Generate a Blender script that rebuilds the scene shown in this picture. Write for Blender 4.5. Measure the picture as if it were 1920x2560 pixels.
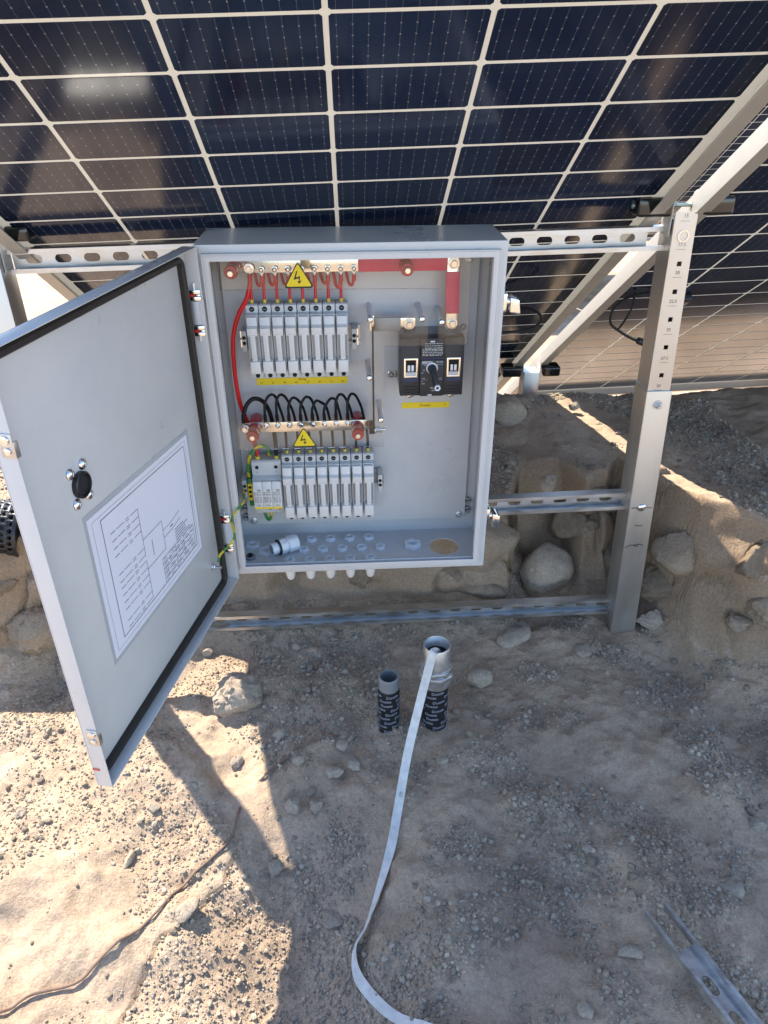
import bpy, bmesh, math, random
import numpy as np
from mathutils import Matrix, Vector

# ------------------------------------------------------------------ scene, camera, light
sc = bpy.context.scene
for o in list(bpy.data.objects):
    bpy.data.objects.remove(o)
COL = sc.collection
R_CAM = np.array([[0.99853817, 0.03125247, -0.04410004],
                  [-0.0538926, 0.51320924, -0.85656982],
                  [-0.00413737, 0.85769432, 0.5141433]])
C_CAM = np.array([0.2237184, -1.2094216, 0.854317])
F_PX = 1844.6
cam = bpy.data.cameras.new('camera')
cam_o = bpy.data.objects.new('camera', cam)
COL.objects.link(cam_o)
cam.sensor_fit = 'HORIZONTAL'
cam.sensor_width = 36
cam.lens = 36 * F_PX / 1920
cam.clip_start = 0.02
cam.clip_end = 1000
m4 = Matrix.Identity(4)
for i in range(3):
    for j in range(3):
        m4[i][j] = R_CAM[i, j]
    m4[i][3] = C_CAM[i]
cam_o.matrix_world = m4
sc.camera = cam_o
cam.dof.use_dof = False

SUN = np.array([-.446, .576, .939])
SUN = SUN / np.linalg.norm(SUN)
elev = math.asin(SUN[2])
azim = math.atan2(SUN[0], SUN[1])          # clockwise from +Y
w = bpy.data.worlds.new('World')
sc.world = w
w.use_nodes = True
nt = w.node_tree
nt.nodes.clear()
sky = nt.nodes.new('ShaderNodeTexSky')
sky.sky_type = 'NISHITA'
sky.sun_disc = False
sky.sun_elevation = elev
sky.sun_rotation = azim
sky.altitude = 1200
sky.air_density = 1.0
sky.dust_density = 1.2
bg = nt.nodes.new('ShaderNodeBackground')
bg.inputs[1].default_value = 0.15
wo = nt.nodes.new('ShaderNodeOutputWorld')
nt.links.new(sky.outputs[0], bg.inputs[0])
nt.links.new(bg.outputs[0], wo.inputs[0])
sun = bpy.data.lights.new('sun', 'SUN')
sun.energy = 3.7
sun.angle = math.radians(0.53)
sun.color = (1.0, .915, .78)
sun_o = bpy.data.objects.new('sun', sun)
COL.objects.link(sun_o)
sun_o.rotation_euler = Vector(SUN.tolist()).to_track_quat('Z', 'Y').to_euler()
sun_o.location = (-3, 4, 7)
sc.view_settings.view_transform = 'Standard'
sc.view_settings.look = 'None'
sc.view_settings.gamma = 1
sc.view_settings.exposure = 1.7
sc.render.engine = 'CYCLES'
sc.cycles.max_bounces = 8
sc.cycles.diffuse_bounces = 4
sc.cycles.glossy_bounces = 4
sc.cycles.transparent_max_bounces = 12
sc.cycles.sample_clamp_indirect = 6

rng = np.random.default_rng(7)
random.seed(5)


def project(P):
    v = (np.asarray(P) - C_CAM) @ R_CAM
    d = -v[..., 2]
    d = np.where(np.abs(d) < 1e-6, 1e-6, d)
    return 960 + F_PX * v[..., 0] / d, 1280 - F_PX * v[..., 1] / d, -v[..., 2]


# ------------------------------------------------------------------ materials
def srgb(r, g, b):
    f = lambda c: (c / 255 / 12.92) if c / 255 <= .04045 else ((c / 255 + .055) / 1.055) ** 2.4
    return (f(r), f(g), f(b))


MATS = {}


def mat(name, col, rough=.5, metal=0., bump=0., bscale=200., var=0., vscale=20., coat=0., dist=.001, spec=.5,
        rvar=0., stretch=None, col2=None):
    m = bpy.data.materials.new(name)
    m.use_nodes = True
    n = m.node_tree.nodes
    l = m.node_tree.links
    b = n['Principled BSDF']
    b.inputs['Base Color'].default_value = (*col, 1)
    b.inputs['Roughness'].default_value = rough
    b.inputs['Metallic'].default_value = metal
    b.inputs['Specular IOR Level'].default_value = spec
    b.inputs['Coat Weight'].default_value = coat
    b.inputs['Coat Roughness'].default_value = .06
    tc = n.new('ShaderNodeTexCoord')
    src = tc.outputs['Object']
    if stretch:
        mp = n.new('ShaderNodeMapping')
        mp.inputs['Scale'].default_value = stretch
        l.new(src, mp.inputs[0])
        src = mp.outputs[0]
    if var or rvar:
        t = n.new('ShaderNodeTexNoise')
        t.inputs['Scale'].default_value = vscale
        t.inputs['Detail'].default_value = 6
        t.inputs['Roughness'].default_value = .65
        l.new(src, t.inputs[0])
        if var:
            r = n.new('ShaderNodeValToRGB')
            c2 = col2 or tuple(c * (1 + var) for c in col)
            r.color_ramp.elements[0].position = .32
            r.color_ramp.elements[1].position = .68
            r.color_ramp.elements[0].color = (*[c * (1 - var) for c in col], 1)
            r.color_ramp.elements[1].color = (*c2, 1)
            l.new(t.outputs[0], r.inputs[0])
            l.new(r.outputs[0], b.inputs['Base Color'])
        if rvar:
            mr = n.new('ShaderNodeMapRange')
            mr.inputs[1].default_value = .3
            mr.inputs[2].default_value = .7
            mr.inputs[3].default_value = max(.02, rough - rvar)
            mr.inputs[4].default_value = rough + rvar
            l.new(t.outputs[0], mr.inputs[0])
            l.new(mr.outputs[0], b.inputs['Roughness'])
    if bump:
        t2 = n.new('ShaderNodeTexNoise')
        t2.inputs['Scale'].default_value = bscale
        t2.inputs['Detail'].default_value = 2
        l.new(tc.outputs['Object'], t2.inputs[0])
        bp = n.new('ShaderNodeBump')
        bp.inputs['Strength'].default_value = bump
        bp.inputs['Distance'].default_value = dist
        l.new(t2.outputs[0], bp.inputs['Height'])
        l.new(bp.outputs[0], b.inputs['Normal'])
    MATS[name] = m
    return m


mat('powder', (.56, .565, .57), .33, bump=.3, bscale=420, dist=.0007, var=.045, vscale=7, rvar=.09, col2=(.60, .595, .58))
mat('galv', (.57, .575, .575), .43, 1, var=.2, vscale=60, rvar=.1, stretch=(.25, 1, 1))
mat('galv_round', (.60, .61, .62), .42, 1, var=.16, vscale=45, rvar=.08)
mat('alu', (.60, .58, .545), .42, .92, var=.06, vscale=14, rvar=.07, stretch=(1, 1, .3), bump=.05, bscale=300)
mat('frame_alu', (.47, .445, .40), .5, .45, var=.04, vscale=20)
mat('chrome', (.80, .80, .80), .12, 1, rvar=.04, vscale=80)
mat('tin', (.80, .76, .68), .22, 1, var=.08, vscale=60, rvar=.08)
mat('brass', (.72, .60, .38), .28, 1)
mat('plastic_grey', (.53, .55, .55), .42, var=.03, vscale=30)
mat('plastic_white', (.66, .66, .64), .4)
mat('nut_grey', (.72, .75, .78), .4)
mat('plastic_black', (.012, .012, .014), .35)
mat('breaker_black', (.022, .024, .027), .5, bump=.1, bscale=900, dist=.0003)
mat('breaker_blue', (.012, .03, .085), .45)
mat('clamp_black', (.010, .011, .011), .18, coat=.4)
mat('rubber', (.016, .014, .012), .55)
mat('red_cable', (.58, .010, .014), .35)
mat('red_shrink', (.74, .04, .10), .42)
mat('red_ins', (.50, .008, .022), .2, coat=.3)
mat('red_plastic', (.58, .01, .015), .35)
mat('black_cable', (.006, .006, .007), .45, spec=.3)
mat('yellow', (.62, .47, .02), .5)
mat('ferrule_yellow', (.60, .50, .08), .4)
mat('label_yellow', (.86, .64, .01), .5)
mat('warn_yellow', (.80, .60, .01), .4)
mat('green', (.03, .20, .05), .4)
mat('ink', (.015, .015, .018), .6)
mat('ink_paper', (.05, .05, .07), .6)
mat('ink_pale', (.10, .10, .12), .6)
mat('print_white', (.62, .63, .65), .6)
mat('paper', (.76, .755, .83), .5)
mat('film', (.44, .46, .48), .18)
mat('hole', (.004, .004, .004), .8)
mat('red_mark', (.55, .10, .06), .6)
mat('green_bolt', (.42, .52, .45), .3, .8)
mat('tape_black', (.012, .013, .016), .42, bump=.3, bscale=120, dist=.0006)
mat('tape_print', (.30, .32, .38), .55)
mat('webbing', (.63, .61, .57), .75, bump=.8, bscale=700, dist=.0008, var=.16, vscale=60)
mat('brown_wire', (.19, .12, .085), .55, var=.25, vscale=60)
mat('nylon', (.62, .65, .68), .35)
mat('conduit_grey', (.32, .34, .36), .5, .6)
mat('enamel', (.50, .52, .54), .35)


def acrylic(name):
    m = bpy.data.materials.new(name)
    m.use_nodes = True
    n = m.node_tree.nodes
    l = m.node_tree.links
    n.clear()
    out = n.new('ShaderNodeOutputMaterial')
    tr = n.new('ShaderNodeBsdfTransparent')
    tr.inputs[0].default_value = (.95, .955, .95, 1)
    gl = n.new('ShaderNodeBsdfGlossy')
    gl.inputs['Roughness'].default_value = .03
    fr = n.new('ShaderNodeFresnel')
    fr.inputs[0].default_value = 1.46
    mx = n.new('ShaderNodeMixShader')
    l.new(fr.outputs[0], mx.inputs[0])
    l.new(tr.outputs[0], mx.inputs[1])
    l.new(gl.outputs[0], mx.inputs[2])
    l.new(mx.outputs[0], out.inputs[0])
    MATS[name] = m


acrylic('acrylic')


def striped(name, c1, c2, scale):
    m = mat(name, c1, .4)
    n = m.node_tree.nodes
    l = m.node_tree.links
    tc = n.new('ShaderNodeTexCoord')
    wv = n.new('ShaderNodeTexWave')
    wv.inputs['Scale'].default_value = scale
    wv.bands_direction = 'DIAGONAL'
    r = n.new('ShaderNodeValToRGB')
    r.color_ramp.interpolation = 'CONSTANT'
    r.color_ramp.elements[0].color = (*c1, 1)
    r.color_ramp.elements[1].color = (*c2, 1)
    r.color_ramp.elements[1].position = .45
    l.new(tc.outputs['Object'], wv.inputs[0])
    l.new(wv.outputs[0], r.inputs[0])
    l.new(r.outputs[0], n['Principled BSDF'].inputs['Base Color'])


striped('green_yellow', (.05, .25, .05), (.62, .50, .03), 14)


def cell_mat():
    """dark cell behind glass: faint busbars with solder dots, small sheen"""
    m = mat('solar_cell', (.006, .010, .024), .07, coat=0, spec=.5)
    n = m.node_tree.nodes
    l = m.node_tree.links
    b = n['Principled BSDF']
    tc = n.new('ShaderNodeTexCoord')
    sp = n.new('ShaderNodeSeparateXYZ')
    l.new(tc.outputs['Object'], sp.inputs[0])

    def math_(op, a, bb=None, c=None):
        k = n.new('ShaderNodeMath')
        k.operation = op
        for i_, v_ in enumerate((a, bb, c)):
            if v_ is None:
                continue
            if isinstance(v_, (int, float)):
                k.inputs[i_].default_value = v_
            else:
                l.new(v_, k.inputs[i_])
        return k.outputs[0]
    fx = math_('ABSOLUTE', math_('SUBTRACT', math_('FRACT', math_('ADD', math_('MULTIPLY', sp.outputs[0], 1 / .0178), 20.)), .5))
    fy = math_('ABSOLUTE', math_('SUBTRACT', math_('FRACT', math_('ADD', math_('MULTIPLY', sp.outputs[1], 1 / .0178), 20.)), .5))
    line = math_('LESS_THAN', fx, .016)
    dotx = math_('LESS_THAN', fx, .05)
    doty = math_('LESS_THAN', fy, .06)
    dot = math_('MULTIPLY', dotx, doty)
    msk = math_('MINIMUM', math_('ADD', math_('MULTIPLY', line, .35), dot), 1.)
    oi = n.new('ShaderNodeObjectInfo')
    rp = n.new('ShaderNodeValToRGB')
    rp.color_ramp.elements[0].color = (.006, .012, .034, 1)
    rp.color_ramp.elements[1].color = (.010, .019, .050, 1)
    l.new(oi.outputs['Random'], rp.inputs[0])
    mx = n.new('ShaderNodeMix')
    mx.data_type = 'RGBA'
    l.new(msk, mx.inputs[0])
    l.new(rp.outputs[0], mx.inputs[6])
    mx.inputs[7].default_value = (.22, .22, .23, 1)
    l.new(mx.outputs[2], b.inputs['Base Color'])
    nz = n.new('ShaderNodeTexNoise')
    nz.inputs['Scale'].default_value = 9
    nz.inputs['Detail'].default_value = 5
    l.new(tc.outputs['Object'], nz.inputs[0])
    mr = n.new('ShaderNodeMapRange')
    mr.inputs[3].default_value = .07
    mr.inputs[4].default_value = .17
    l.new(nz.outputs[0], mr.inputs[0])
    l.new(mr.outputs[0], b.inputs['Roughness'])


cell_mat()


def grid_mat():
    """white printed rear glass between the cells: passes part of the daylight from the sunny side"""
    m = bpy.data.materials.new('rear_glass')
    m.use_nodes = True
    n = m.node_tree.nodes
    l = m.node_tree.links
    n.clear()
    out = n.new('ShaderNodeOutputMaterial')
    df = n.new('ShaderNodeBsdfDiffuse')
    df.inputs[0].default_value = (.70, .69, .65, 1)
    tl = n.new('ShaderNodeBsdfTranslucent')
    tl.inputs[0].default_value = (.80, .77, .70, 1)
    gl = n.new('ShaderNodeBsdfGlossy')
    gl.inputs['Roughness'].default_value = .08
    a = n.new('ShaderNodeMixShader')
    a.inputs[0].default_value = .5
    fr = n.new('ShaderNodeFresnel')
    fr.inputs[0].default_value = 1.45
    c = n.new('ShaderNodeMixShader')
    l.new(df.outputs[0], a.inputs[1])
    l.new(tl.outputs[0], a.inputs[2])
    l.new(fr.outputs[0], c.inputs[0])
    l.new(a.outputs[0], c.inputs[1])
    l.new(gl.outputs[0], c.inputs[2])
    l.new(c.outputs[0], out.inputs[0])
    MATS['rear_glass'] = m


grid_mat()


def soil_mat(name, attr=None):
    m = bpy.data.materials.new(name)
    m.use_nodes = True
    n = m.node_tree.nodes
    l = m.node_tree.links
    b = n['Principled BSDF']
    b.inputs['Roughness'].default_value = .95
    b.inputs['Specular IOR Level'].default_value = .15
    tc = n.new('ShaderNodeTexCoord')

    def noise(scale, detail=5, rough=.6):
        t = n.new('ShaderNodeTexNoise')
        t.inputs['Scale'].default_value = scale
        t.inputs['Detail'].default_value = detail
        t.inputs['Roughness'].default_value = rough
        l.new(tc.outputs['Object'], t.inputs[0])
        return t.outputs[0]

    def ramp(src, p0, c0, p1, c1):
        r = n.new('ShaderNodeValToRGB')
        r.color_ramp.elements[0].position = p0
        r.color_ramp.elements[1].position = p1
        r.color_ramp.elements[0].color = (*c0, 1)
        r.color_ramp.elements[1].color = (*c1, 1)
        l.new(src, r.inputs[0])
        return r.outputs[0]

    def mix(f, a, bb, mode='MIX'):
        k = n.new('ShaderNodeMix')
        k.data_type = 'RGBA'
        k.blend_type = mode
        if isinstance(f, float):
            k.inputs[0].default_value = f
        else:
            l.new(f, k.inputs[0])
        l.new(a, k.inputs[6])
        l.new(bb, k.inputs[7])
        return k.outputs[2]
    big = ramp(noise(5.5, 6), .36, SOIL_A, .64, SOIL_B)
    rust = n.new('ShaderNodeRGB')
    rust.outputs[0].default_value = (.34, .245, .165, 1)
    rm = ramp(noise(3.1, 4), .52, (0, 0, 0), .72, (.55, .55, .55))
    c = mix(rm, big, rust.outputs[0])
    if name == 'soil':
        ge = n.new('ShaderNodeNewGeometry')
        sx_ = n.new('ShaderNodeSeparateXYZ')
        l.new(ge.outputs['True Normal'], sx_.inputs[0])
        cut = ramp(sx_.outputs[2], .45, (.9, .9, .9), .80, (0, 0, 0))
        c = mix(cut, c, rust.outputs[0])
    fine = ramp(noise(170, 4, .7), .30, (.74, .74, .75), .70, (1.18, 1.17, 1.15))
    c = mix(1.0, c, fine, 'MULTIPLY')
    if attr:
        at = n.new('ShaderNodeAttribute')
        at.attribute_name = 'tone'
        c = mix(1.0, c, at.outputs['Color'], 'MULTIPLY')
    l.new(c, b.inputs['Base Color'])
    h = n.new('ShaderNodeMath')
    h.operation = 'ADD'
    l.new(noise(240, 6, .75), h.inputs[0])
    l.new(noise(60, 5, .7), h.inputs[1])
    bp = n.new('ShaderNodeBump')
    bp.inputs['Strength'].default_value = .75
    bp.inputs['Distance'].default_value = .0035
    l.new(h.outputs[0], bp.inputs['Height'])
    l.new(bp.outputs[0], b.inputs['Normal'])
    MATS[name] = m


SOIL_A = (.36, .265, .19)
SOIL_B = (.51, .388, .28)
soil_mat('soil')
SOIL_A = (.34, .28, .215)
SOIL_B = (.47, .395, .305)
soil_mat('pebble', 'tone')
SOIL_A = (.33, .265, .205)
SOIL_B = (.46, .385, .30)
soil_mat('stone')
SOIL_A = (.27, .205, .145)
SOIL_B = (.37, .29, .21)
soil_mat('clod')


# ------------------------------------------------------------------ mesh builder
class MB:
    def __init__(s, xf=None):
        s.v = []
        s.f = []
        s.xf = xf

    def add(s, vs, fs):
        k = len(s.v)
        if s.xf:
            vs = [s.xf(*p) for p in vs]
        s.v += [tuple(map(float, p)) for p in vs]
        s.f += [tuple(i + k for i in f) for f in fs]
        return s

    def box(s, x0, x1, y0, y1, z0, z1):
        return s.add([(x0, y0, z0), (x1, y0, z0), (x1, y1, z0), (x0, y1, z0), (x0, y0, z1), (x1, y0, z1), (x1, y1, z1), (x0, y1, z1)],
                     [(0, 3, 2, 1), (4, 5, 6, 7), (0, 1, 5, 4), (1, 2, 6, 5), (2, 3, 7, 6), (3, 0, 4, 7)])

    def hexa(s, b, t):
        return s.add(list(b) + list(t), [(0, 3, 2, 1), (4, 5, 6, 7), (0, 1, 5, 4), (1, 2, 6, 5), (2, 3, 7, 6), (3, 0, 4, 7)])

    def prism(s, poly, a, b, fn):
        """poly 2-D; fn(p,q,t) -> xyz; extruded from t=a to t=b"""
        n = len(poly)
        vs = [fn(p, q, a) for p, q in poly] + [fn(p, q, b) for p, q in poly]
        return s.add(vs, [tuple(range(n))[::-1], tuple(range(n, 2 * n))] + [(i, (i + 1) % n, n + (i + 1) % n, n + i) for i in range(n)])

    def lathe(s, c, axis, prof, n=16, rot=0., caps=True):
        """prof: list of (radius, distance along axis)"""
        c = np.array(c, float)
        a = np.array(axis, float)
        a /= np.linalg.norm(a)
        u = np.cross(a, (0, 0, 1) if abs(a[2]) < .9 else (1, 0, 0))
        u /= np.linalg.norm(u)
        w_ = np.cross(a, u)
        vs = []
        for r, h in prof:
            for i in range(n):
                t = rot + 2 * math.pi * i / n
                vs.append(c + a * h + (u * math.cos(t) + w_ * math.sin(t)) * r)
        fs = []
        for k in range(len(prof) - 1):
            for i in range(n):
                j = (i + 1) % n
                fs.append((k * n + i, k * n + j, (k + 1) * n + j, (k + 1) * n + i))
        if caps:
            fs.append(tuple(range(n))[::-1])
            fs.append(tuple(range((len(prof) - 1) * n, len(prof) * n)))
        return s.add(vs, fs)

    def cyl(s, p0, p1, r, n=14, r2=None):
        p0 = np.array(p0, float)
        p1 = np.array(p1, float)
        return s.lathe(p0, p1 - p0, [(r, 0), (r if r2 is None else r2, np.linalg.norm(p1 - p0))], n)

    def ringnut(s, c, axis, ro, ri, h, n=6, rot=0.):
        m_ = n if n > 8 else 24
        c = np.array(c, float)
        a = np.array(axis, float)
        a /= np.linalg.norm(a)
        u = np.cross(a, (0, 0, 1) if abs(a[2]) < .9 else (1, 0, 0))
        u /= np.linalg.norm(u)
        w_ = np.cross(a, u)
        vs = []
        for k in range(2):
            for i in range(m_):
                t = 2 * math.pi * i / m_ + rot
                if n <= 8:
                    q = (t - rot) % (2 * math.pi / n) - math.pi / n
                    r = ro * math.cos(math.pi / n) / math.cos(q)
                else:
                    r = ro
                vs.append(c + a * h * k + (u * math.cos(t) + w_ * math.sin(t)) * r)
            for i in range(m_):
                t = 2 * math.pi * i / m_ + rot
                vs.append(c + a * h * k + (u * math.cos(t) + w_ * math.sin(t)) * ri)
        fs = []
        for i in range(m_):
            j = (i + 1) % m_
            fs += [(i, j, 2 * m_ + j, 2 * m_ + i), (m_ + j, m_ + i, 3 * m_ + i, 3 * m_ + j),
                   (2 * m_ + i, 2 * m_ + j, 3 * m_ + j, 3 * m_ + i), (j, i, m_ + i, m_ + j)]
        return s.add(vs, fs)

    def tube(s, pts, r, n=8, taper=None, smooth=6):
        P = spline(pts, smooth) if smooth else np.array(pts, float)
        T = np.gradient(P, axis=0)
        T /= np.linalg.norm(T, axis=1)[:, None] + 1e-12
        u = np.cross(T[0], (.3, .2, 1))
        u /= np.linalg.norm(u)
        vs = []
        for i, (p, t) in enumerate(zip(P, T)):
            u = u - t * (u @ t)
            u /= np.linalg.norm(u)
            b = np.cross(t, u)
            rr = r if np.isscalar(r) else r[min(i, len(r) - 1)]
            for k in range(n):
                a = 2 * math.pi * k / n
                vs.append(p + (u * math.cos(a) + b * math.sin(a)) * rr)
        N = len(P)
        fs = [(i * n + k, i * n + (k + 1) % n, (i + 1) * n + (k + 1) % n, (i + 1) * n + k) for i in range(N - 1) for k in range(n)]
        fs += [tuple(range(n))[::-1], tuple(range((N - 1) * n, N * n))]
        return s.add(vs, fs)


def spline(pts, k=6):
    P = np.array(pts, float)
    if len(P) < 3:
        t = np.linspace(0, 1, k + 1)[:, None]
        return P[0] * (1 - t) + P[1] * t
    Q = np.vstack([2 * P[0] - P[1], P, 2 * P[-1] - P[-2]])
    out = []
    for i in range(1, len(Q) - 2):
        p0, p1, p2, p3 = Q[i - 1:i + 3]
        for t in np.linspace(0, 1, k, endpoint=False):
            out.append(.5 * ((2 * p1) + (-p0 + p2) * t + (2 * p0 - 5 * p1 + 4 * p2 - p3) * t * t + (-p0 + 3 * p1 - 3 * p2 + p3) * t ** 3))
    out.append(P[-1])
    return np.array(out)


def finish_mesh(me, bevel=0, smooth=True, segs=2, ang=30, rec=True):
    if bevel or rec:
        bm = bmesh.new()
        bm.from_mesh(me)
        if rec:
            bmesh.ops.recalc_face_normals(bm, faces=bm.faces)
        if bevel:
            ed = [e for e in bm.edges if len(e.link_faces) == 2 and e.calc_face_angle(0) > math.radians(ang)]
            bmesh.ops.bevel(bm, geom=ed, offset=bevel, segments=segs, profile=.5, affect='EDGES', clamp_overlap=True)
        bm.to_mesh(me)
        bm.free()
    if smooth:
        me.polygons.foreach_set('use_smooth', [True] * len(me.polygons))
        try:
            me.set_sharp_from_angle(angle=math.radians(38))
        except Exception:
            pass


def wloc(o):
    p = np.zeros(3)
    while o is not None:
        p += np.array(o.location)
        o = o.parent
    return p


def obj(name, mb, m, parent=None, bevel=0, smooth=True, segs=2, loc=None, rec=True):
    """mb in world coordinates -> one mesh object; loc moves its origin"""
    me = bpy.data.meshes.new(name)
    v = np.array(mb.v)
    base = wloc(parent) if parent is not None else np.zeros(3)
    lo = np.zeros(3) if loc is None else np.array(loc, float) - base
    v = v - base - lo
    me.from_pydata(v.tolist(), [], mb.f)
    me.materials.append(MATS[m])
    finish_mesh(me, bevel, smooth, segs, rec=rec)
    o = bpy.data.objects.new(name, me)
    o.location = lo
    o.parent = parent
    COL.objects.link(o)
    return o


def tag(o, label, cat, group=None):
    o['label'] = label
    o['category'] = cat
    if group:
        o['group'] = group
    return o


def thing(name, label, cat, loc=(0, 0, 0), group=None):
    o = bpy.data.objects.new(name, None)
    o.empty_display_size = .02
    o.location = loc
    COL.objects.link(o)
    return tag(o, label, cat, group)


def solo(name, mb, m, label, cat, group=None, **k):
    v = np.array(mb.v)
    lo = (v.min(0) + v.max(0)) / 2
    lo[2] = v[:, 2].min()
    return tag(obj(name, mb, m, None, loc=lo, **k), label, cat, group)


def copy_thing(o, loc, label=None, group=None):
    c = o.copy()
    COL.objects.link(c)
    c.location = loc
    if label:
        c['label'] = label
    if group:
        c['group'] = group

    def rec(src, dst):
        for ch in src.children:
            q = ch.copy()
            COL.objects.link(q)
            q.parent = dst
            rec(ch, q)
    rec(o, c)
    return c


FONT_CACHE = {}


def text_geo(s, bold=False):
    """triangulated outline of a text line: unit cap size, centred"""
    if s not in FONT_CACHE:
        cu = bpy.data.curves.new('t', 'FONT')
        cu.body = s
        cu.align_x = 'CENTER'
        cu.align_y = 'CENTER'
        cu.resolution_u = 3
        if bold:
            cu.offset = .012
        o = bpy.data.objects.new('t', cu)
        COL.objects.link(o)
        bpy.context.view_layer.update()
        me = bpy.data.meshes.new_from_object(o.evaluated_get(bpy.context.evaluated_depsgraph_get()))
        FONT_CACHE[s] = ([tuple(v.co)[:2] for v in me.vertices], [tuple(p.vertices) for p in me.polygons])
        bpy.data.objects.remove(o)
        bpy.data.meshes.remove(me)
    return FONT_CACHE[s]


def text(mb, s, size, fn, bold=False, sx=1.):
    vs, fs = text_geo(s, bold)
    mb.add([fn(x * size * sx, y * size) for x, y in vs], fs)
    return mb


def front(x0, z0, y):
    """a flat print on a surface that faces the camera side (-Y)"""
    return lambda a, b: (x0 + a, y, z0 + b)


def quad(mb, fn, a0, a1, b0, b1):
    return mb.add([fn(a0, b0), fn(a1, b0), fn(a1, b1), fn(a0, b1)], [(0, 1, 2, 3)])


def stroke(mb, fn, pts, wd):
    for (a0, b0), (a1, b1) in zip(pts[:-1], pts[1:]):
        d = math.hypot(a1 - a0, b1 - b0) or 1
        nx, ny = -(b1 - b0) / d * wd / 2, (a1 - a0) / d * wd / 2
        mb.add([fn(a0 + nx, b0 + ny), fn(a0 - nx, b0 - ny), fn(a1 - nx, b1 - ny), fn(a1 + nx, b1 + ny)], [(0, 1, 2, 3)])
    return mb


Y_ = (0, -1, 0)


def screw(mb, c, axis=Y_, r=.0045, h=.0028):
    mb.lathe(c, axis, [(r, 0), (r, h * .45), (r * .8, h * .85), (r * .45, h), (r * .4, h * .7)], 14)


def hexbolt(mb, c, axis=Y_, r=.006, h=.005, washer=True):
    a = np.array(axis, float)
    a /= np.linalg.norm(a)
    c = np.array(c, float)
    if washer:
        mb.lathe(c, a, [(r * 1.45, 0), (r * 1.45, .0012)], 18)
        c = c + a * .0012
    mb.lathe(c, a, [(r, 0), (r, h * .85), (r * .85, h)], 6)


# ------------------------------------------------------------------ terrain
def vnoise(x, y, seed):
    xi = np.floor(x).astype(np.int64)
    yi = np.floor(y).astype(np.int64)
    fx = x - xi
    fy = y - yi
    fx = fx * fx * (3 - 2 * fx)
    fy = fy * fy * (3 - 2 * fy)

    def h(a, b):
        n = (a * 374761393 + b * 668265263 + seed * 974634777) & 0xffffffff
        n = ((n ^ (n >> 13)) * 1274126177) & 0xffffffff
        return ((n ^ (n >> 16)) & 0xffff) / 65535.
    return (h(xi, yi) * (1 - fx) + h(xi + 1, yi) * fx) * (1 - fy) + (h(xi, yi + 1) * (1 - fx) + h(xi + 1, yi + 1) * fx) * fy


def fbm(x, y, seed, octv=4, gain=.5):
    s = 0
    a = 1
    t = 0
    for k in range(octv):
        s = s + a * vnoise(x * 2 ** k + 13.7 * k, y * 2 ** k - 7.1 * k, seed + k)
        t += a
        a *= gain
    return s / t - .5


TOE_X = [-2.5, -.75, -.55, -.40, -.20, .10, .42, .53, .60, .66, .76, .80, .86, .91, .95, 1.00, 1.05, 1.12, 1.22, 1.5, 2.5]
TOE_Y = [-.10, .00, .06, .14, .21, .235, .225, .20, .21, .36, .36, .27, .26, .33, .20, .03, -.03, -.06, -.10, -.16, -.2]
CRACK = [(.0, -.36), (-.02, -.44), (-.065, -.50), (-.10, -.54), (-.118, -.60), (-.15, -.70), (-.2, -.8)]


def terrain_raw(x, y, full=False):
    x = np.asarray(x, float)
    y = np.asarray(y, float)
    wig = .055 * fbm(x * 7, y * 2 + 3, 11, 3)
    toe = np.interp(x, TOE_X, TOE_Y) + wig
    width = .075 + .07 * np.clip(fbm(x * 4, y * 0 + 2, 21, 2) + .3, 0, 1)
    q = (y - toe) / width
    near = np.exp(-((q - .5) / .9) ** 2)
    ye = y + near * .05 * fbm(x * 5, y * 5, 35, 2)
    s = np.clip((ye - toe) / width, 0, 1)
    s = s * s * (3 - 2 * s)
    fl = -.315 + .055 * fbm(x * 3.2, y * 3.2, 1, 3)
    fl = fl + .055 * np.clip((y - toe + .17) / .17, 0, 1) ** 2
    fl = fl + .03 * np.clip((-.05 - x) / .4, 0, 1)
    fl = fl - .022 * np.exp(-((x - .16) ** 2 + (y + .42) ** 2) / .03)
    tp = -.005 + .048 * np.exp(-((x - 1.06) ** 2 / .04 + (y - .13) ** 2 / .02)) + .03 * fbm(x * 4, y * 4, 41, 2)
    z = fl * (1 - s) + tp * s
    face = 4 * s * (1 - s)
    rel_f = .056 * fbm(x * 9, y * 9, 5, 4) + .010 * fbm(x * 45, y * 45, 8, 3)
    rel_t = .016 * fbm(x * 18, y * 18, 43, 4) + .007 * fbm(x * 50, y * 50, 45, 2)
    z = z + np.clip(1 - 1.3 * np.clip(face, 0, 1) ** .5, 0, 1) * (rel_f * (1 - s) + rel_t * s)
    # spoil heap falls away behind its crest, then the open plain
    crest = .86 + .09 * fbm(x * 5, x * 0 + 4, 51, 3)
    f = np.clip((y - crest) / .55, 0, 1)
    f = f * f * (3 - 2 * f)
    far = -.46 - .085 * np.clip(y - 1.4, 0, 7) + .03 * fbm(x * 2.2, y * 2.2, 61, 4) + .01 * fbm(x * 9, y * 9, 62, 3)
    z = z * (1 - f) + far * f
    return (z, face) if full else z


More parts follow.
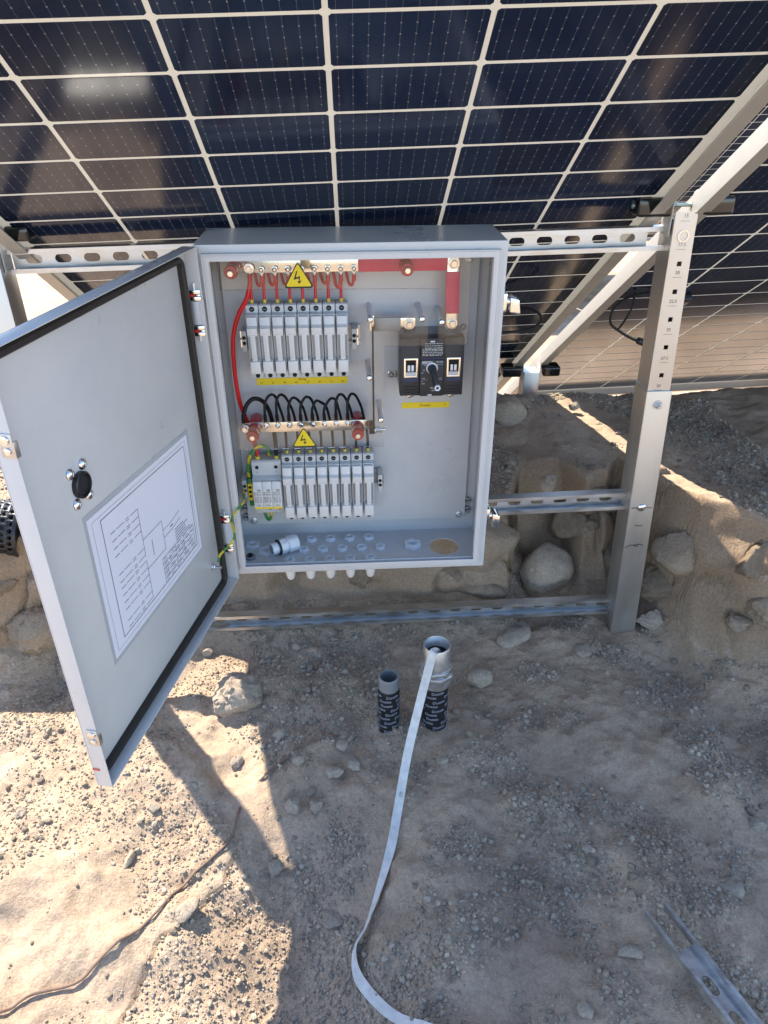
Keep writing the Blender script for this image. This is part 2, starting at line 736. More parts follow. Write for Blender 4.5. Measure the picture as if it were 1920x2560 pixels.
GROUND_FIT = np.array([(-.012, .02, -.300), (.033, -.135, -.325), (.075, -.328, -.350), (.100, -.400, -.385), (.115, -.491, -.415), (.110, -.603, -.425), (.10, -.70, -.42), (-.03, -.62, -.365),  # fitted ground heights; hollow here sunk deeper to shift the door's shadow
                   (-.15, -.20, -.30), (-.2, -.45, -.30), (.2875, -.123, -.312), (.3815, -.123, -.312), (.55, -.35, -.31), (.72, -.62, -.30), (.85, .13, -.305), (.45, -.6, -.32), (.9, -.3, -.30),
                   (.876, .80, -.012), (.915, .68, -.006), (.953, .506, .004), (.985, .339, .016)])
_d = GROUND_FIT[:, 2] - terrain_raw(GROUND_FIT[:, 0], GROUND_FIT[:, 1])
_k = lambda ax, ay, bx, by: np.exp(-((ax - bx) ** 2 + (ay - by) ** 2) / (2 * .085 ** 2))
_w = np.linalg.solve(_k(GROUND_FIT[:, None, 0], GROUND_FIT[:, None, 1], GROUND_FIT[None, :, 0], GROUND_FIT[None, :, 1]) + .08 * np.eye(len(GROUND_FIT)), _d)


def terrain(x, y):
    z = terrain_raw(x, y)
    for (a, b, c), w_ in zip(GROUND_FIT, _w):
        z = z + w_ * _k(np.asarray(x, float), np.asarray(y, float), a, b)
    return z


def line_coords(segs):
    out = []
    for a, b, st in segs:
        out += list(np.arange(a, b, st))
    return out


gx = line_coords([(-.85, 1.35, .0045)])
d_ = .0045
p = gx[-1]
while p < 120:
    d_ *= 1.13
    p += d_
    gx.append(p)
d_ = .0045
p = gx[0]
lft = []
while p > -120:
    d_ *= 1.13
    p -= d_
    lft.append(p)
gx = np.array(lft[::-1] + gx)
gy = line_coords([(-.95, -.08, .0045), (-.08, .44, .0022), (.44, 1.15, .0070)])
d_ = .0075
p = gy[-1]
while p < 400:
    d_ *= 1.13
    p += d_
    gy.append(p)
d_ = .0045
p = gy[0]
lft = []
while p > -120:
    d_ *= 1.15
    p -= d_
    lft.append(p)
gy = np.array(lft[::-1] + gy)
GX, GY = np.meshgrid(gx, gy)
GZ = terrain(GX, GY)
# crack in the crust: the ground to its left stands a little higher
cr = np.array(CRACK)
cyi = np.argsort(cr[:, 1])
cxs = np.interp(GY, cr[cyi, 1], cr[cyi, 0]) + .012 * fbm(GY * 30, GY * 0, 77, 3)
dx_ = GX - cxs
inr = ((GY > -.85) & (GY < -.37)).astype(float)
GZ = GZ + inr * np.where(dx_ < 0, .0035 * np.exp(dx_ / .03), -.004 * np.exp(-dx_ / .006))
# the cut bank: lumps pushed out of the face, joints between them
_, FACE = terrain_raw(GX, GY, True)
FACE = np.clip(FACE, 0, 1) ** .6
GW = GZ + .9 * GY
lump = fbm(GX * 10, GW * 9, 135, 2)
joint = np.exp(-(fbm(GX * 7 + 5, GW * 6 + 2, 139, 2) / .03) ** 2)
fine_ = fbm(GX * 28, GW * 28, 143, 1)
GYD = GY - FACE * (.085 * lump - .022 * joint + .016 * fine_)
GXD = GX + FACE * .03 * fbm(GX * 12 + 9, GW * 12, 147, 2)
ny_, nx_ = GX.shape
idx = np.arange(ny_ * nx_).reshape(ny_, nx_)
qd = np.stack([idx[:-1, :-1], idx[:-1, 1:], idx[1:, 1:], idx[1:, :-1]], -1).reshape(-1, 4)


def np_mesh(name, verts, faces, m, smooth=False):
    me = bpy.data.meshes.new(name)
    k = faces.shape[1]
    me.vertices.add(len(verts))
    me.vertices.foreach_set('co', np.ascontiguousarray(verts, dtype=np.float32).ravel())
    me.loops.add(faces.size)
    me.loops.foreach_set('vertex_index', np.ascontiguousarray(faces, dtype=np.int32).ravel())
    me.polygons.add(len(faces))
    me.polygons.foreach_set('loop_start', np.arange(0, faces.size, k, dtype=np.int32))
    me.materials.append(MATS[m])
    me.update(calc_edges=True)
    me.validate()
    me.polygons.foreach_set('use_smooth', [smooth] * len(faces))
    return me


gm = np_mesh('ground', np.stack([GXD, GYD, GZ], -1).reshape(-1, 3), qd, 'soil', True)
ground = bpy.data.objects.new('ground', gm)
COL.objects.link(ground)
ground['kind'] = 'structure'


def gz(x, y):
    return float(terrain(np.array([x]), np.array([y]))[0])


# ------------------------------------------------------------------ solar panels
PC, PR_ = .183, .0923181
U = np.array([0.99964293, 0.01015631, 0.0247157])
V = np.array([0.00513166, 0.83476655, -0.55058013])
N = np.array([-0.02622371, 0.55051036, 0.83441636])
O0 = np.array([-0.33693722, -0.34395704, 0.9443201])
GAP = .056
MW = 6 * PC + .036


def PF(off):
    """panel frame: (u across from the first cell edge, v down the slope, n above the cells) -> world"""
    b = O0 + U * off
    return lambda u, v, n: b + U * u + V * v + N * n


cc = .0032
hw, hh = PC / 2 - .0033, PR_ / 2 - .0034
cell_poly = [(-hw + cc, -hh), (hw - cc, -hh), (hw, -hh + cc), (hw, hh - cc), (hw - cc, hh), (-hw + cc, hh), (-hw, hh - cc), (-hw, -hh + cc)]
cm_ = MB().prism(cell_poly, 0, .0008, lambda a, b, t: (a, b, t))
cell_me = bpy.data.meshes.new('cell')
cell_me.from_pydata(cm_.v, [], cm_.f)
cell_me.materials.append(MATS['solar_cell'])
finish_mesh(cell_me, 0, False)


def panel_frame_parts(xf, root, glass=True):
    L0, L1 = -.030, 24 * PR_ + .030
    e0, e1 = -.018, 6 * PC + .018
    if glass:
        obj('rear_glass', MB(xf).box(e0 + .004, e1 - .004, L0 + .004, L1 - .004, .0009, .006), 'rear_glass', root, smooth=False)
    for (a, b) in ((e0, 1), (e1, -1)):
        r = MB(xf)
        r.prism([(a, .008), (a + b * .0022, .008), (a + b * .0022, -.0245), (a + b * .026, -.0245), (a + b * .026, -.0265), (a, -.0265)], L0, L1, lambda p, q, t: (p, t, q))
        for hv in (.30, .75, 1.05, 1.35, 1.75, 2.05):
            pass
        obj('side_rail', r, 'frame_alu', root, bevel=.0006, segs=1)
    for (a, b) in ((L0, 1), (L1, -1)):
        r = MB(xf)
        r.prism([(a, .0085), (a + b * .0022, .0085), (a + b * .0022, -.0250), (a + b * .022, -.0250), (a + b * .022, -.0270), (a, -.0270)], e0 + .0023, e1 - .0023, lambda p, q, t: (t, p, q))
        obj('end_rail', r, 'frame_alu', root, bevel=.0006, segs=1)


def solar_panel(off, label, rows=range(24)):
    xf = PF(off)
    root = thing('solar_panel', label, 'solar panel', xf(3 * PC, 24 * PR_, 0), 'solar panels on the racking')
    panel_frame_parts(xf, root)
    base = wloc(root)
    rot = Matrix([[U[0], V[0], -N[0] * -1], [U[1], V[1], N[1]], [U[2], V[2], N[2]]]).to_4x4()
    # right-handed frame U, V, -(N): local z points to the rear (camera) side
    rot = Matrix([[U[0], V[0], -np.cross(V, U)[0]], [U[1], V[1], -np.cross(V, U)[1]], [U[2], V[2], -np.cross(V, U)[2]]]).to_4x4()
    for r in rows:
        for c in range(6):
            o = bpy.data.objects.new('cell', cell_me)
            o.parent = root
            P = xf((c + .5) * PC, (r + .5) * PR_, 0) - base
            o.matrix_local = Matrix.Translation(P.tolist()) @ rot
            COL.objects.link(o)
    jb = MB(xf)
    for c in (1, 3, 5):
        obj('junction_box', MB(xf).box(c * PC - .035, c * PC + .035, 12 * PR_ - .022, 12 * PR_ + .022, -.018, -.0002), 'plastic_black', root, bevel=.003)
    return root


solar_panel(0, 'large tilted solar panel directly above the open grey electrical box')
solar_panel(MW + GAP, 'solar panel right of the numbered post, beyond the narrow gap')

# a second row of racking farther out on the plain
far_off = np.array([.75, 4.55, -.33])


def far_panel(k, label):
    b = O0 + far_off + U * (k * (MW + .03))
    xf = lambda u, v, n: b + U * u + V * v + N * n
    root = thing('solar_panel', label, 'solar panel', xf(3 * PC, 24 * PR_, 0), 'solar panels on the racking')
    panel_frame_parts(xf, root)
    mb = MB(xf)
    for r in range(24):
        for c in range(6):
            mb.prism([((c + .5) * PC + a, (r + .5) * PR_ + b_) for a, b_ in cell_poly], -.0004, .0006, lambda p, q, t: (p, q, t))
    o = obj('cells', mb, 'solar_cell', root, smooth=False)
    o['kind'] = 'stuff'


far_panel(0, 'distant solar panel of the next row, seen through the gap, nearer the grey box')
far_panel(1, 'distant solar panel of the next row, seen through the gap beside the post top')
far_panel(2, 'distant solar panel of the next row, at the far right behind the racking')


# ------------------------------------------------------------------ posts
def loft(mb, secs):
    """secs: list of (z, x0, x1, y0, y1)"""
    vs = []
    for z, x0, x1, y0, y1 in secs:
        vs += [(x0, y0, z), (x1, y0, z), (x1, y1, z), (x0, y1, z)]
    fs = []
    for k in range(len(secs) - 1):
        for i in range(4):
            j = (i + 1) % 4
            fs.append((k * 4 + i, k * 4 + j, k * 4 + 4 + j, k * 4 + 4 + i))
    fs += [(3, 2, 1, 0), tuple(range(4 * len(secs) - 4, 4 * len(secs)))]
    return mb.add(vs, fs)


PY0 = .130


def post_x(z):
    """left and right edge of the inner tube at height z"""
    t = (.640 - z) / .33
    return .804 + .0095 * t, .843 + .0155 * t


rp = thing('support_post', 'numbered aluminium post with punched holes right of the grey box', 'post', (.86, .16, -.36))
mb = MB()
hx = [.552, .5023, .4508, .3973, .3412]
cuts = [.30] + sum([[z - .0042, z + .0042] for z in sorted(hx)], []) + [.640]
# tube walls; front face built around the square holes
f0 = lambda z: post_x(z)
fr = MB()
for k in range(len(cuts) - 1):
    za, zb = cuts[k], cuts[k + 1]
    (xa0, xa1), (xb0, xb1) = f0(za), f0(zb)
    hol = k % 2 == 1
    th = .0022
    if not hol:
        fr.hexa([(xa0, PY0, za), (xa1, PY0, za), (xa1, PY0 + th, za), (xa0, PY0 + th, za)], [(xb0, PY0, zb), (xb1, PY0, zb), (xb1, PY0 + th, zb), (xb0, PY0 + th, zb)])
    else:
        cx = (xa0 + xa1) / 2 + .0005
        fr.hexa([(xa0, PY0, za), (cx - .0042, PY0, za), (cx - .0042, PY0 + th, za), (xa0, PY0 + th, za)], [(xb0, PY0, zb), (cx - .0042, PY0, zb), (cx - .0042, PY0 + th, zb), (xb0, PY0 + th, zb)])
        fr.hexa([(cx + .0042, PY0, za), (xa1, PY0, za), (xa1, PY0 + th, za), (cx + .0042, PY0 + th, za)], [(cx + .0042, PY0, zb), (xb1, PY0, zb), (xb1, PY0 + th, zb), (cx + .0042, PY0 + th, zb)])
for zz in ((.30, .640),):
    a, b = f0(.30), f0(.64)
    e = .0001
    fr.hexa([(a[0], PY0 + .0023, .30), (a[0] + .0022, PY0 + .0023, .30), (a[0] + .0022, PY0 + .058, .30), (a[0], PY0 + .058, .30)],
            [(b[0], PY0 + .0023, .628), (b[0] + .0022, PY0 + .0023, .628), (b[0] + .0022, PY0 + .058, .628), (b[0], PY0 + .058, .628)])
    fr.hexa([(a[1] - .0022, PY0 + .0023, .30), (a[1], PY0 + .0023, .30), (a[1], PY0 + .058, .30), (a[1] - .0022, PY0 + .058, .30)],
            [(b[1] - .0022, PY0 + .0023, .628), (b[1], PY0 + .0023, .628), (b[1], PY0 + .058, .628), (b[1] - .0022, PY0 + .058, .628)])
    fr.hexa([(a[0] + .0024, PY0 + .056, .30), (a[1] - .0024, PY0 + .056, .30), (a[1] - .0024, PY0 + .0578, .30), (a[0] + .0024, PY0 + .0578, .30)],
            [(b[0] + .0024, PY0 + .056, .628), (b[1] - .0024, PY0 + .056, .628), (b[1] - .0024, PY0 + .0578, .628), (b[0] + .0024, PY0 + .0578, .628)])
obj('inner_tube', fr, 'alu', rp, smooth=False)
SL = [(.310, .8115, .8625, .1265, .192), (-.38, .8375, .8965, .1265, .192)]
sl = MB()
loft(sl, SL[::-1])
slo = obj('sleeve', sl, 'alu', rp, bevel=.0022, segs=3)
# numbers, scale lines, pen marks
pr = MB()
for s, z, x in (('15', .6335, .8235), ('17.5', .5855, .8255), ('20', .5366, .8275), ('22.5', .4848, .8295), ('25', .4313, .832), ('27.5', .3756, .8345), ('30', .3195, .8335)):
    text(pr, s, .0085, front(x, z, PY0 - .0004))
    quad(pr, front(x, z - .0085, PY0 - .0004), -.0085, .0085, -.0003, .0003)
obj('angle_numbers', pr, 'ink_pale', rp, smooth=False)
pm = MB()
fm = front(.848, .0, .1258)
stroke(pm, fm, [(-.022, .0425), (-.014, .0435), (-.009, .0415)], .0018)
stroke(pm, fm, [(.011, .0425), (.0235, .0425)], .0012)
stroke(pm, fm, [(-.006, .0005), (-.004, -.003), (.010, -.0025)], .0016)
stroke(pm, fm, [(-.020, -.0595), (-.010, -.0535), (.004, -.053), (.012, -.0505), (.021, -.055)], .0016)
stroke(pm, fm, [(-.002, -.0535), (.006, -.0575), (.010, -.053)], .0014)
obj('pen_marks', pm, 'ink', rp, smooth=False)
b1 = MB()
hexbolt(b1, (.8383, .1262, .2805), r=.0065, h=.006)
b1.cyl((.8383, .120, .2805), (.8383, .112, .2805), .0036)
obj('bolt', b1, 'galv_round', rp)
b2 = MB()
b2.lathe((.8479, .1262, .0437), Y_, [(.0095, 0), (.0095, .001), (.008, .003), (.005, .0045)], 20)
obj('bolt', b2, 'chrome', rp)
b3 = MB()
b3.ringnut((.8246, .1296, .6001), Y_, .0105, .0080, .0015, 20)
b3.lathe((.8246, .136, .6001), Y_, [(.0082, 0), (.0082, .002), (.006, .003)], 20)
obj('bolt', b3, 'chrome', rp)
# head bracket: U plate with rounded ears and green zinc bolts
hb = MB()
ear = [(.598, 0), (.598, 1), (.660, 1), (.668, .85), (.6725, .6), (.6725, .4), (.668, .15), (.660, 0)]
for x0 in (.7995, .8455):
    obj('bracket_ear', MB().prism([(PY0 + .006 + e_ * .034, z) for z, e_ in ear], x0, x0 + .0022, lambda p, q, t: (t, p, q)), 'frame_alu', rp, bevel=.0004, segs=1)
gb = MB()
for x0, dx in ((.8065, 1), (.8405, -1)):
    gb.lathe((x0, PY0 + .023, .648), (dx, 0, 0), [(.0065, -.004), (.0065, .004)], 6)
gb.cyl((.800, PY0 + .023, .648), (.848, PY0 + .023, .648), .0032)
obj('bolt', gb, 'green_bolt', rp)


def clamp(x0, x1, z0, z1, label, y0=.125):
    t = thing('panel_clamp', label, 'clamp', ((x0 + x1) / 2, y0 + .03, z0), 'black clamps under the panel frames')
    m_ = MB()
    m_.box(x0, x1, y0, y0 + .055, z0, z1)
    obj('body', m_, 'clamp_black', t, bevel=.006, segs=3)
    g = MB()
    xs = x0 if x0 < .3 and x1 > -.3 and False else (x0 if abs(x0 - .82) > abs(x1 - .82) else x1)
    sg = -1 if xs == x0 else 1
    g.lathe((xs, y0 + .027, (z0 + z1) / 2), (sg, 0, 0), [(.005, -.002), (.005, .002), (.004, .003)], 16)
    obj('end_plug', g, 'green_bolt', t)
    return t


clamp(.735, .797, .632, .664, 'glossy black clamp on the box side of the numbered post head')
clamp(.851, .905, .634, .666, 'glossy black clamp on the far right side of the numbered post head')
clamp(-.345, -.305, .607, .632, 'glossy black clamp under the panel at the left photo edge')

lp = thing('support_post', 'plain aluminium post behind the open door at the left edge', 'post', (-.39, .16, -.36))
mb = MB()
loft(mb, [(-.38, -.412, -.366, .130, .188), (.592, -.410, -.367, .130, .188)])
obj('inner_tube', mb, 'alu', lp, bevel=.002, segs=2)
mb = MB()
loft(mb, [(-.38, -.4165, -.3615, .1265, .1915), (.31, -.4165, -.3615, .1265, .1915)])
obj('sleeve', mb, 'alu', lp, bevel=.002, segs=2)
mb = MB()
for x0 in (-.4135, -.3655):
    obj('bracket_ear', MB().prism([(.142 + e_ * .034, z - .045) for z, e_ in ear], x0, x0 + .0022, lambda p, q, t: (t, p, q)), 'frame_alu', lp)

# rear leg in the gap, farther down the slope
PG = PF(0)
rl = PG(6 * PC + .018 + GAP / 2, 18.0 * PR_, -.03)
rr = thing('support_post', 'short rear aluminium leg between the two panels behind the dirt heap', 'post', (rl[0], rl[1], -.5))
mb = MB()
loft(mb, [(-.55, rl[0] - .027, rl[0] + .027, rl[1] - .02, rl[1] + .04), (rl[2] - .012, rl[0] - .026, rl[0] + .026, rl[1] - .02, rl[1] + .04)])
obj('tube', mb, 'alu', rr, bevel=.004, segs=2)
mb = MB()
for x0 in (rl[0] - .029, rl[0] + .0265):
    obj('bracket_ear', MB().prism([(rl[1] - .012 + e_ * .034, z - .640 + rl[2]) for z, e_ in ear], x0, x0 + .0022, lambda p, q, t: (t, p, q)), 'frame_alu', rr)
clamp(rl[0] - .095, rl[0] - .034, rl[2] - .028, rl[2] + .004, 'small black clamp left of the short rear leg', rl[1] - .02)
clamp(rl[0] + .036, rl[0] + .092, rl[2] - .028, rl[2] + .004, 'small black clamp right of the short rear leg', rl[1] - .02)


# ------------------------------------------------------------------ strut channels
def strut_mesh(mb, fn, L, slots_from=.02, pitch=.0508, depth=.021, wd=.0413, lip=.0080, web_from=0.):
    """fn(s along, t across (0 = middle), d depth: 0 open side, depth = web)"""
    h = wd / 2
    th = .0022
    P = lambda poly: mb.prism(poly, 0, L, lambda p, q, t: fn(t, p, q))
    for s in (1, -1):
        P([(s * h, 0), (s * h, depth), (s * (h - th), depth), (s * (h - th), th), (s * (h - lip + th), th), (s * (h - lip + th), .006), (s * (h - lip), .006), (s * (h - lip), 0)])
    # web with slots
    sl, sw = .0285, .0072
    a = web_from
    c = slots_from
    wb = h - th - .00005
    dz0, dz1 = depth - th, depth - .00005
    while True:
        e = min(c - sl / 2, L)
        if e > a:
            mb.prism([(-wb, dz0), (wb, dz0), (wb, dz1), (-wb, dz1)], a, e, lambda p, q, t: fn(t, p, q))
        if c - sl / 2 >= L:
            break
        # slot piece: upper and lower bands with rounded ends
        n = 6
        up = [(-sl / 2, 0)] + [(-sl / 2 + sw - sw * math.cos(math.pi / 2 * i / n), sw * math.sin(math.pi / 2 * i / n)) for i in range(n + 1)]
        up += [(sl / 2 - sw + sw * math.sin(math.pi / 2 * i / n), sw * math.cos(math.pi / 2 * i / n)) for i in range(n + 1)]
        a1 = c + sl / 2
        if a1 > L:
            break
        for s in (1, -1):
            for i in range(len(up) - 1):
                (x0, y0), (x1, y1) = up[i], up[i + 1]
                if abs(x1 - x0) < 1e-9:
                    continue
                mb.hexa([fn(c + x0, s * y0, dz0), fn(c + x1, s * y1, dz0), fn(c + x1, s * wb, dz0), fn(c + x0, s * wb, dz0)],
                        [fn(c + x0, s * y0, dz1), fn(c + x1, s * y1, dz1), fn(c + x1, s * wb, dz1), fn(c + x0, s * wb, dz1)])
        a = a1
        c += pitch
    return mb


def strut(zl, zr, label, x0=-.362, x1=.806, sf=.02, y0=.158):
    L = math.hypot(x1 - x0, zr - zl)
    dx, dz = (x1 - x0) / L, (zr - zl) / L
    fn = lambda s, t, d: (x0 + dx * s - dz * t, y0 + d, zl + dz * s + dx * t)
    mb = strut_mesh(MB(), fn, L, sf)
    return solo('strut_channel', mb, 'galv', label, 'strut channel', 'slotted strut channels', smooth=False)


strut(.5675, .5905, 'top slotted steel strut channel, behind the upper edge of the grey box', sf=.0375)
strut(.020, .0415, 'middle slotted steel strut channel, between the grey box and the numbered post', x1=.822, sf=.03)
strut(-.2625, -.2505, 'lowest slotted steel strut channel, running just above the dirt', x0=-.36, x1=.836, sf=.012)

# loose strut on the ground
A = np.array([.676, -.568, -.296])
B = np.array([.757, -.798, -.287])
dl = (B - A) / np.linalg.norm(B - A)
sd = np.cross(dl, (0, 0, 1))
sd /= np.linalg.norm(sd)
upv = np.cross(sd, dl)
A[2] = gz(A[0], A[1]) + .012
mbs = strut_mesh(MB(), lambda s, t, d: A + dl * s + sd * t + upv * (.021 - d), .40, .118, .0508, .018, .0413, .0055, .062)
solo('strut_channel', mbs, 'galv', 'loose piece of slotted strut lying on the dirt at lower right', 'strut channel', 'slotted strut channels', smooth=False)

# ------------------------------------------------------------------ enclosure
X0, X1, Z0, Z1 = -.012, .488, -.012, .620
YF, YB = .012, .154
box = thing('electrical_enclosure', 'open grey steel combiner box mounted on struts, its door swung out left', 'enclosure', (.238, .08, Z0))
T = .0018
sh = MB()
sh.box(X0, X1, YB - T, YB, Z0, Z1)
sh.box(X0, X0 + T, YF, YB - T - .0001, Z0, Z1)
sh.box(X1 - T, X1, YF, YB - T - .0001, Z0, Z1)
sh.box(X0 + T + .0001, X1 - T - .0001, YF, YB - T - .0001, Z1 - T, Z1)
obj('shell', sh, 'powder', box, bevel=.0008, segs=1)
# floor with the big round knock-out
fl = MB()
hcx, hcy, hr = .4165, .083, .0305
n = 48
xa, xb, ya, yb = X0 + T + .0001, X1 - T - .0001, YF, YB - T - .0001
vs = []
for zz in (Z0, Z0 + T):
    for i in range(n):
        t = 2 * math.pi * i / n
        vs.append((hcx + hr * math.cos(t), hcy + hr * math.sin(t), zz))
    for i in range(n):
        t = 2 * math.pi * i / n
        c, s = math.cos(t), math.sin(t)
        k = min(((xb - hcx) / c) if c > 1e-9 else ((xa - hcx) / c) if c < -1e-9 else 9, ((yb - hcy) / s) if s > 1e-9 else ((ya - hcy) / s) if s < -1e-9 else 9)
        vs.append((hcx + k * c, hcy + k * s, zz))
# add true corners by snapping the nearest ring vertex
for off in (n, 3 * n):
    for cx, cy in ((xa, ya), (xa, yb), (xb, ya), (xb, yb)):
        j = min(range(n), key=lambda i: math.hypot(vs[off + i][0] - cx, vs[off + i][1] - cy) * (1 if True else 0))
        vs[off + j] = (cx, cy, vs[off + j][2])
fs = []
for i in range(n):
    j = (i + 1) % n
    fs += [(i, j, n + j, n + i), (2 * n + j, 2 * n + i, 3 * n + i, 3 * n + j), (j, i, 2 * n + i, 2 * n + j), (n + i, n + j, 3 * n + j, 3 * n + i)]
fl.add(vs, fs)
obj('floor_plate', fl, 'powder', box, smooth=False)


def rect_ring(mb, x0, x1, z0, z1, wd, y0, y1):
    vs = []
    for y in (y0, y1):
        vs += [(x0, y, z0), (x1, y, z0), (x1, y, z1), (x0, y, z1), (x0 + wd, y, z0 + wd), (x1 - wd, y, z0 + wd), (x1 - wd, y, z1 - wd), (x0 + wd, y, z1 - wd)]
    fs = []
    for i in range(4):
        j = (i + 1) % 4
        fs += [(i, j, 4 + j, 4 + i), (8 + j, 8 + i, 12 + i, 12 + j), (j, i, 8 + i, 8 + j), (4 + i, 4 + j, 12 + j, 12 + i)]
    return mb.add(vs, fs)


rg = rect_ring(MB(), X0, X1, Z0, Z1, .0235, YF - .0016, YF - .0001)
obj('front_rim', rg, 'powder', box, bevel=.0006, segs=2)
lp_ = rect_ring(MB(), 0, .476, 0, .608, .0022, 0, YF - .0017)
obj('gasket_lip', lp_, 'powder', box, bevel=.0008, segs=2)
lp2 = rect_ring(MB(), .0023, .4737, .0023, .6057, .0092, .0, .0016)
obj('lip_return', lp2, 'powder', box, bevel=.0006, segs=2)
# mounting plate with corner studs
PLY = .135
mp = obj('mounting_plate', MB().box(.006, .466, PLY, PLY + .002, .027, .590), 'powder', box, bevel=.0008, segs=2)
for (x, z) in ((.4463, .5662), (.4540, .036), (.0165, .036), (.0165, .578)):
    s_ = MB()
    s_.lathe((x, PLY - .0001, z), Y_, [(.0075, 0), (.0075, .001), (.0055, .002)], 18)
    hexbolt(s_, (x, PLY - .002, z), r=.0048, h=.004, washer=False)
    s_.cyl((x, PLY - .004, z), (x, PLY - .011, z), .0026)
    obj('plate_nut', s_, 'galv_round', mp)
for x, z in ((.474, .062), (.474, .040), (.000, .060), (.000, .038), (.474, .590), (.000, .592)):
    s_ = MB()
    s_.lathe((x, .150, z), Y_, [(.0075, 0), (.0075, .004), (.0045, .005), (.0045, .012)], 12)
    obj('wall_bolt', s_, 'conduit_grey', box)
# chrome cam latches on the right flank
for (z, dz, tilt) in ((.517, .016, -.2), (.093, .020, .35)):
    lt = MB()
    x = X1 + .0005
    lt.box(x, x + .008, .022, .052, z - dz, z + dz)
    lt.lathe((x + .0075, .036, z), (1, 0, .0), [(.009, 0), (.009, .010), (.007, .014)], 16)
    lt.hexa([(x + .012, .014, z - dz * .9), (x + .030, .012, z - dz * 1.1), (x + .030, .040, z - dz * 1.1), (x + .012, .044, z - dz * .9)],
            [(x + .012, .014, z + dz * .7), (x + .026, .012, z + dz * .5), (x + .026, .040, z + dz * .5), (x + .012, .044, z + dz * .7)])
    obj('latch', lt, 'chrome', box, bevel=.0022, segs=2)

# hinges: barrel, two chrome knuckles, red pin clips
for (za, zb) in ((.4684, .5664), (.0414, .1467)):
    xh, yh = -.0165, .000
    hg = MB()
    hg.cyl((xh, yh, za + .030), (xh, yh, zb - .030), .0065, 16)
    hg.box(xh + .006, xh + .013, yh + .001, yh + .009, za + .028, zb - .028)
    hp = obj('hinge', hg, 'enamel', box, bevel=.0008)
    for zc in (za + .020, zb - .020):
        k = MB()
        k.box(xh - .008, xh + .0105, yh - .0075, yh + .008, zc + .002, zc + .0085)
        k.box(xh - .008, xh + .0105, yh - .0075, yh + .008, zc - .0085, zc - .002)
        k.box(xh + .002, xh + .0105, yh - .0075, yh + .008, zc - .0019, zc + .0019)
        obj('knuckle', k, 'chrome', hp, bevel=.0012)
        c_ = MB().box(xh - .007, xh + .0018, yh - .0068, yh + .007, zc - .0017, zc + .0017)
        obj('pin_clip', c_, 'red_plastic', hp)
    pn = MB()
    pn.cyl((xh, yh, za + .002), (xh, yh, za + .0115), .0028)
    pn.cyl((xh, yh, zb - .0115), (xh, yh, zb - .002), .0028)
    obj('pin', pn, 'galv_round', hp)

# ------------------------------------------------------------------ door
DV = np.array([-.122, -.494, 0])
DV /= np.linalg.norm(DV)
DN = np.array([-DV[1], DV[0], 0])
H0 = np.array([-.004, 0., 0.])
DX = lambda u, w_, z: H0 + DV * u + DN * w_ + np.array([0, 0, z])
UW, DZ0, DZ1, DD = .509, -.016, .620, -.0235
mb = MB(DX)
mb.box(0, UW, DD, DD + .0016, DZ0, DZ1)
mb.box(0, .0016, DD + .0017, 0, DZ0, DZ1)
mb.box(UW - .0016, UW, DD + .0017, 0, DZ0, DZ1)
mb.box(.0017, UW - .0017, DD + .0017, 0, DZ0, DZ0 + .0016)
mb.box(.0017, UW - .0017, DD + .0017, 0, DZ1 - .0016, DZ1)
door = obj('door', mb, 'powder', box, bevel=.0007, segs=2)
# foamed gasket, rounded corners
gk = MB(DX)
pts = []
u0, u1, z0, z1, rc = .027, .498, -.002, .606, .012
for cx, cz, a0 in ((u1 - rc, z1 - rc, 0), (u0 + rc, z1 - rc, 90), (u0 + rc, z0 + rc, 180), (u1 - rc, z0 + rc, 270)):
    for i in range(5):
        t = math.radians(a0 + 90 * i / 4)
        pts.append((cx + rc * math.cos(t), cz + rc * math.sin(t), math.cos(t), math.sin(t)))
n = len(pts)
prof = [(-.0055, DD + .0017), (-.0052, DD + .009), (-.003, DD + .0115), (.003, DD + .0115), (.0052, DD + .009), (.0055, DD + .0017)]
vs = [(pu + cu_ * o_, h_, pz + cz_ * o_) for pu, pz, cu_, cz_ in pts for o_, h_ in prof]
k = len(prof)
gk.add(vs, [(i * k + a, ((i + 1) % n) * k + a, ((i + 1) % n) * k + (a + 1) % k, i * k + (a + 1) % k) for i in range(n) for a in range(k)])
obj('gasket', gk, 'rubber', door)
# inner surface parts
dw = DD + .0017
bs = MB(DX)
DAX = tuple(DN)
bs.lathe((.388, dw, .406), (0, 1, 0), [(.0175, 0), (.0175, .006), (.0155, .0075), (.0145, .0070), (.014, .0045)], 32)
obj('handle_boss', bs, 'plastic_black', door)
for u_, z_ in ((.3745, .4285), (.4035, .4285), (.3755, .385), (.404, .3855)):
    s_ = MB(DX)
    s_.lathe((u_, dw, z_), (0, 1, 0), [(.0078, 0), (.0074, .0022), (.0055, .0042), (.003, .0052), (.0028, .0042)], 18)
    obj('dome_screw', s_, 'chrome', door)
for u_, z_ in ((UW - .002, .520), (UW - .002, .085)):
    s_ = MB(DX)
    s_.box(UW + .0001, UW + .0020, -.0150, .001, z_ - .015, z_ + .013)
    s_.box(UW - .006, UW + .0020, .0003, .0018, z_ - .015, z_ + .004)
    lk = obj('catch_plate', s_, 'galv_round', door, bevel=.0012)
    s_ = MB(DX)
    s_.lathe((UW + .0023, -.007, z_ + .006), (1, 0, 0), [(.0055, 0), (.005, .002), (.002, .003)], 16)
    s_.lathe((UW + .0023, -.007, z_ - .007), (1, 0, 0), [(.0042, 0), (.004, .0015), (.002, .0025)], 16)
    obj('screw', s_, 'chrome', lk)
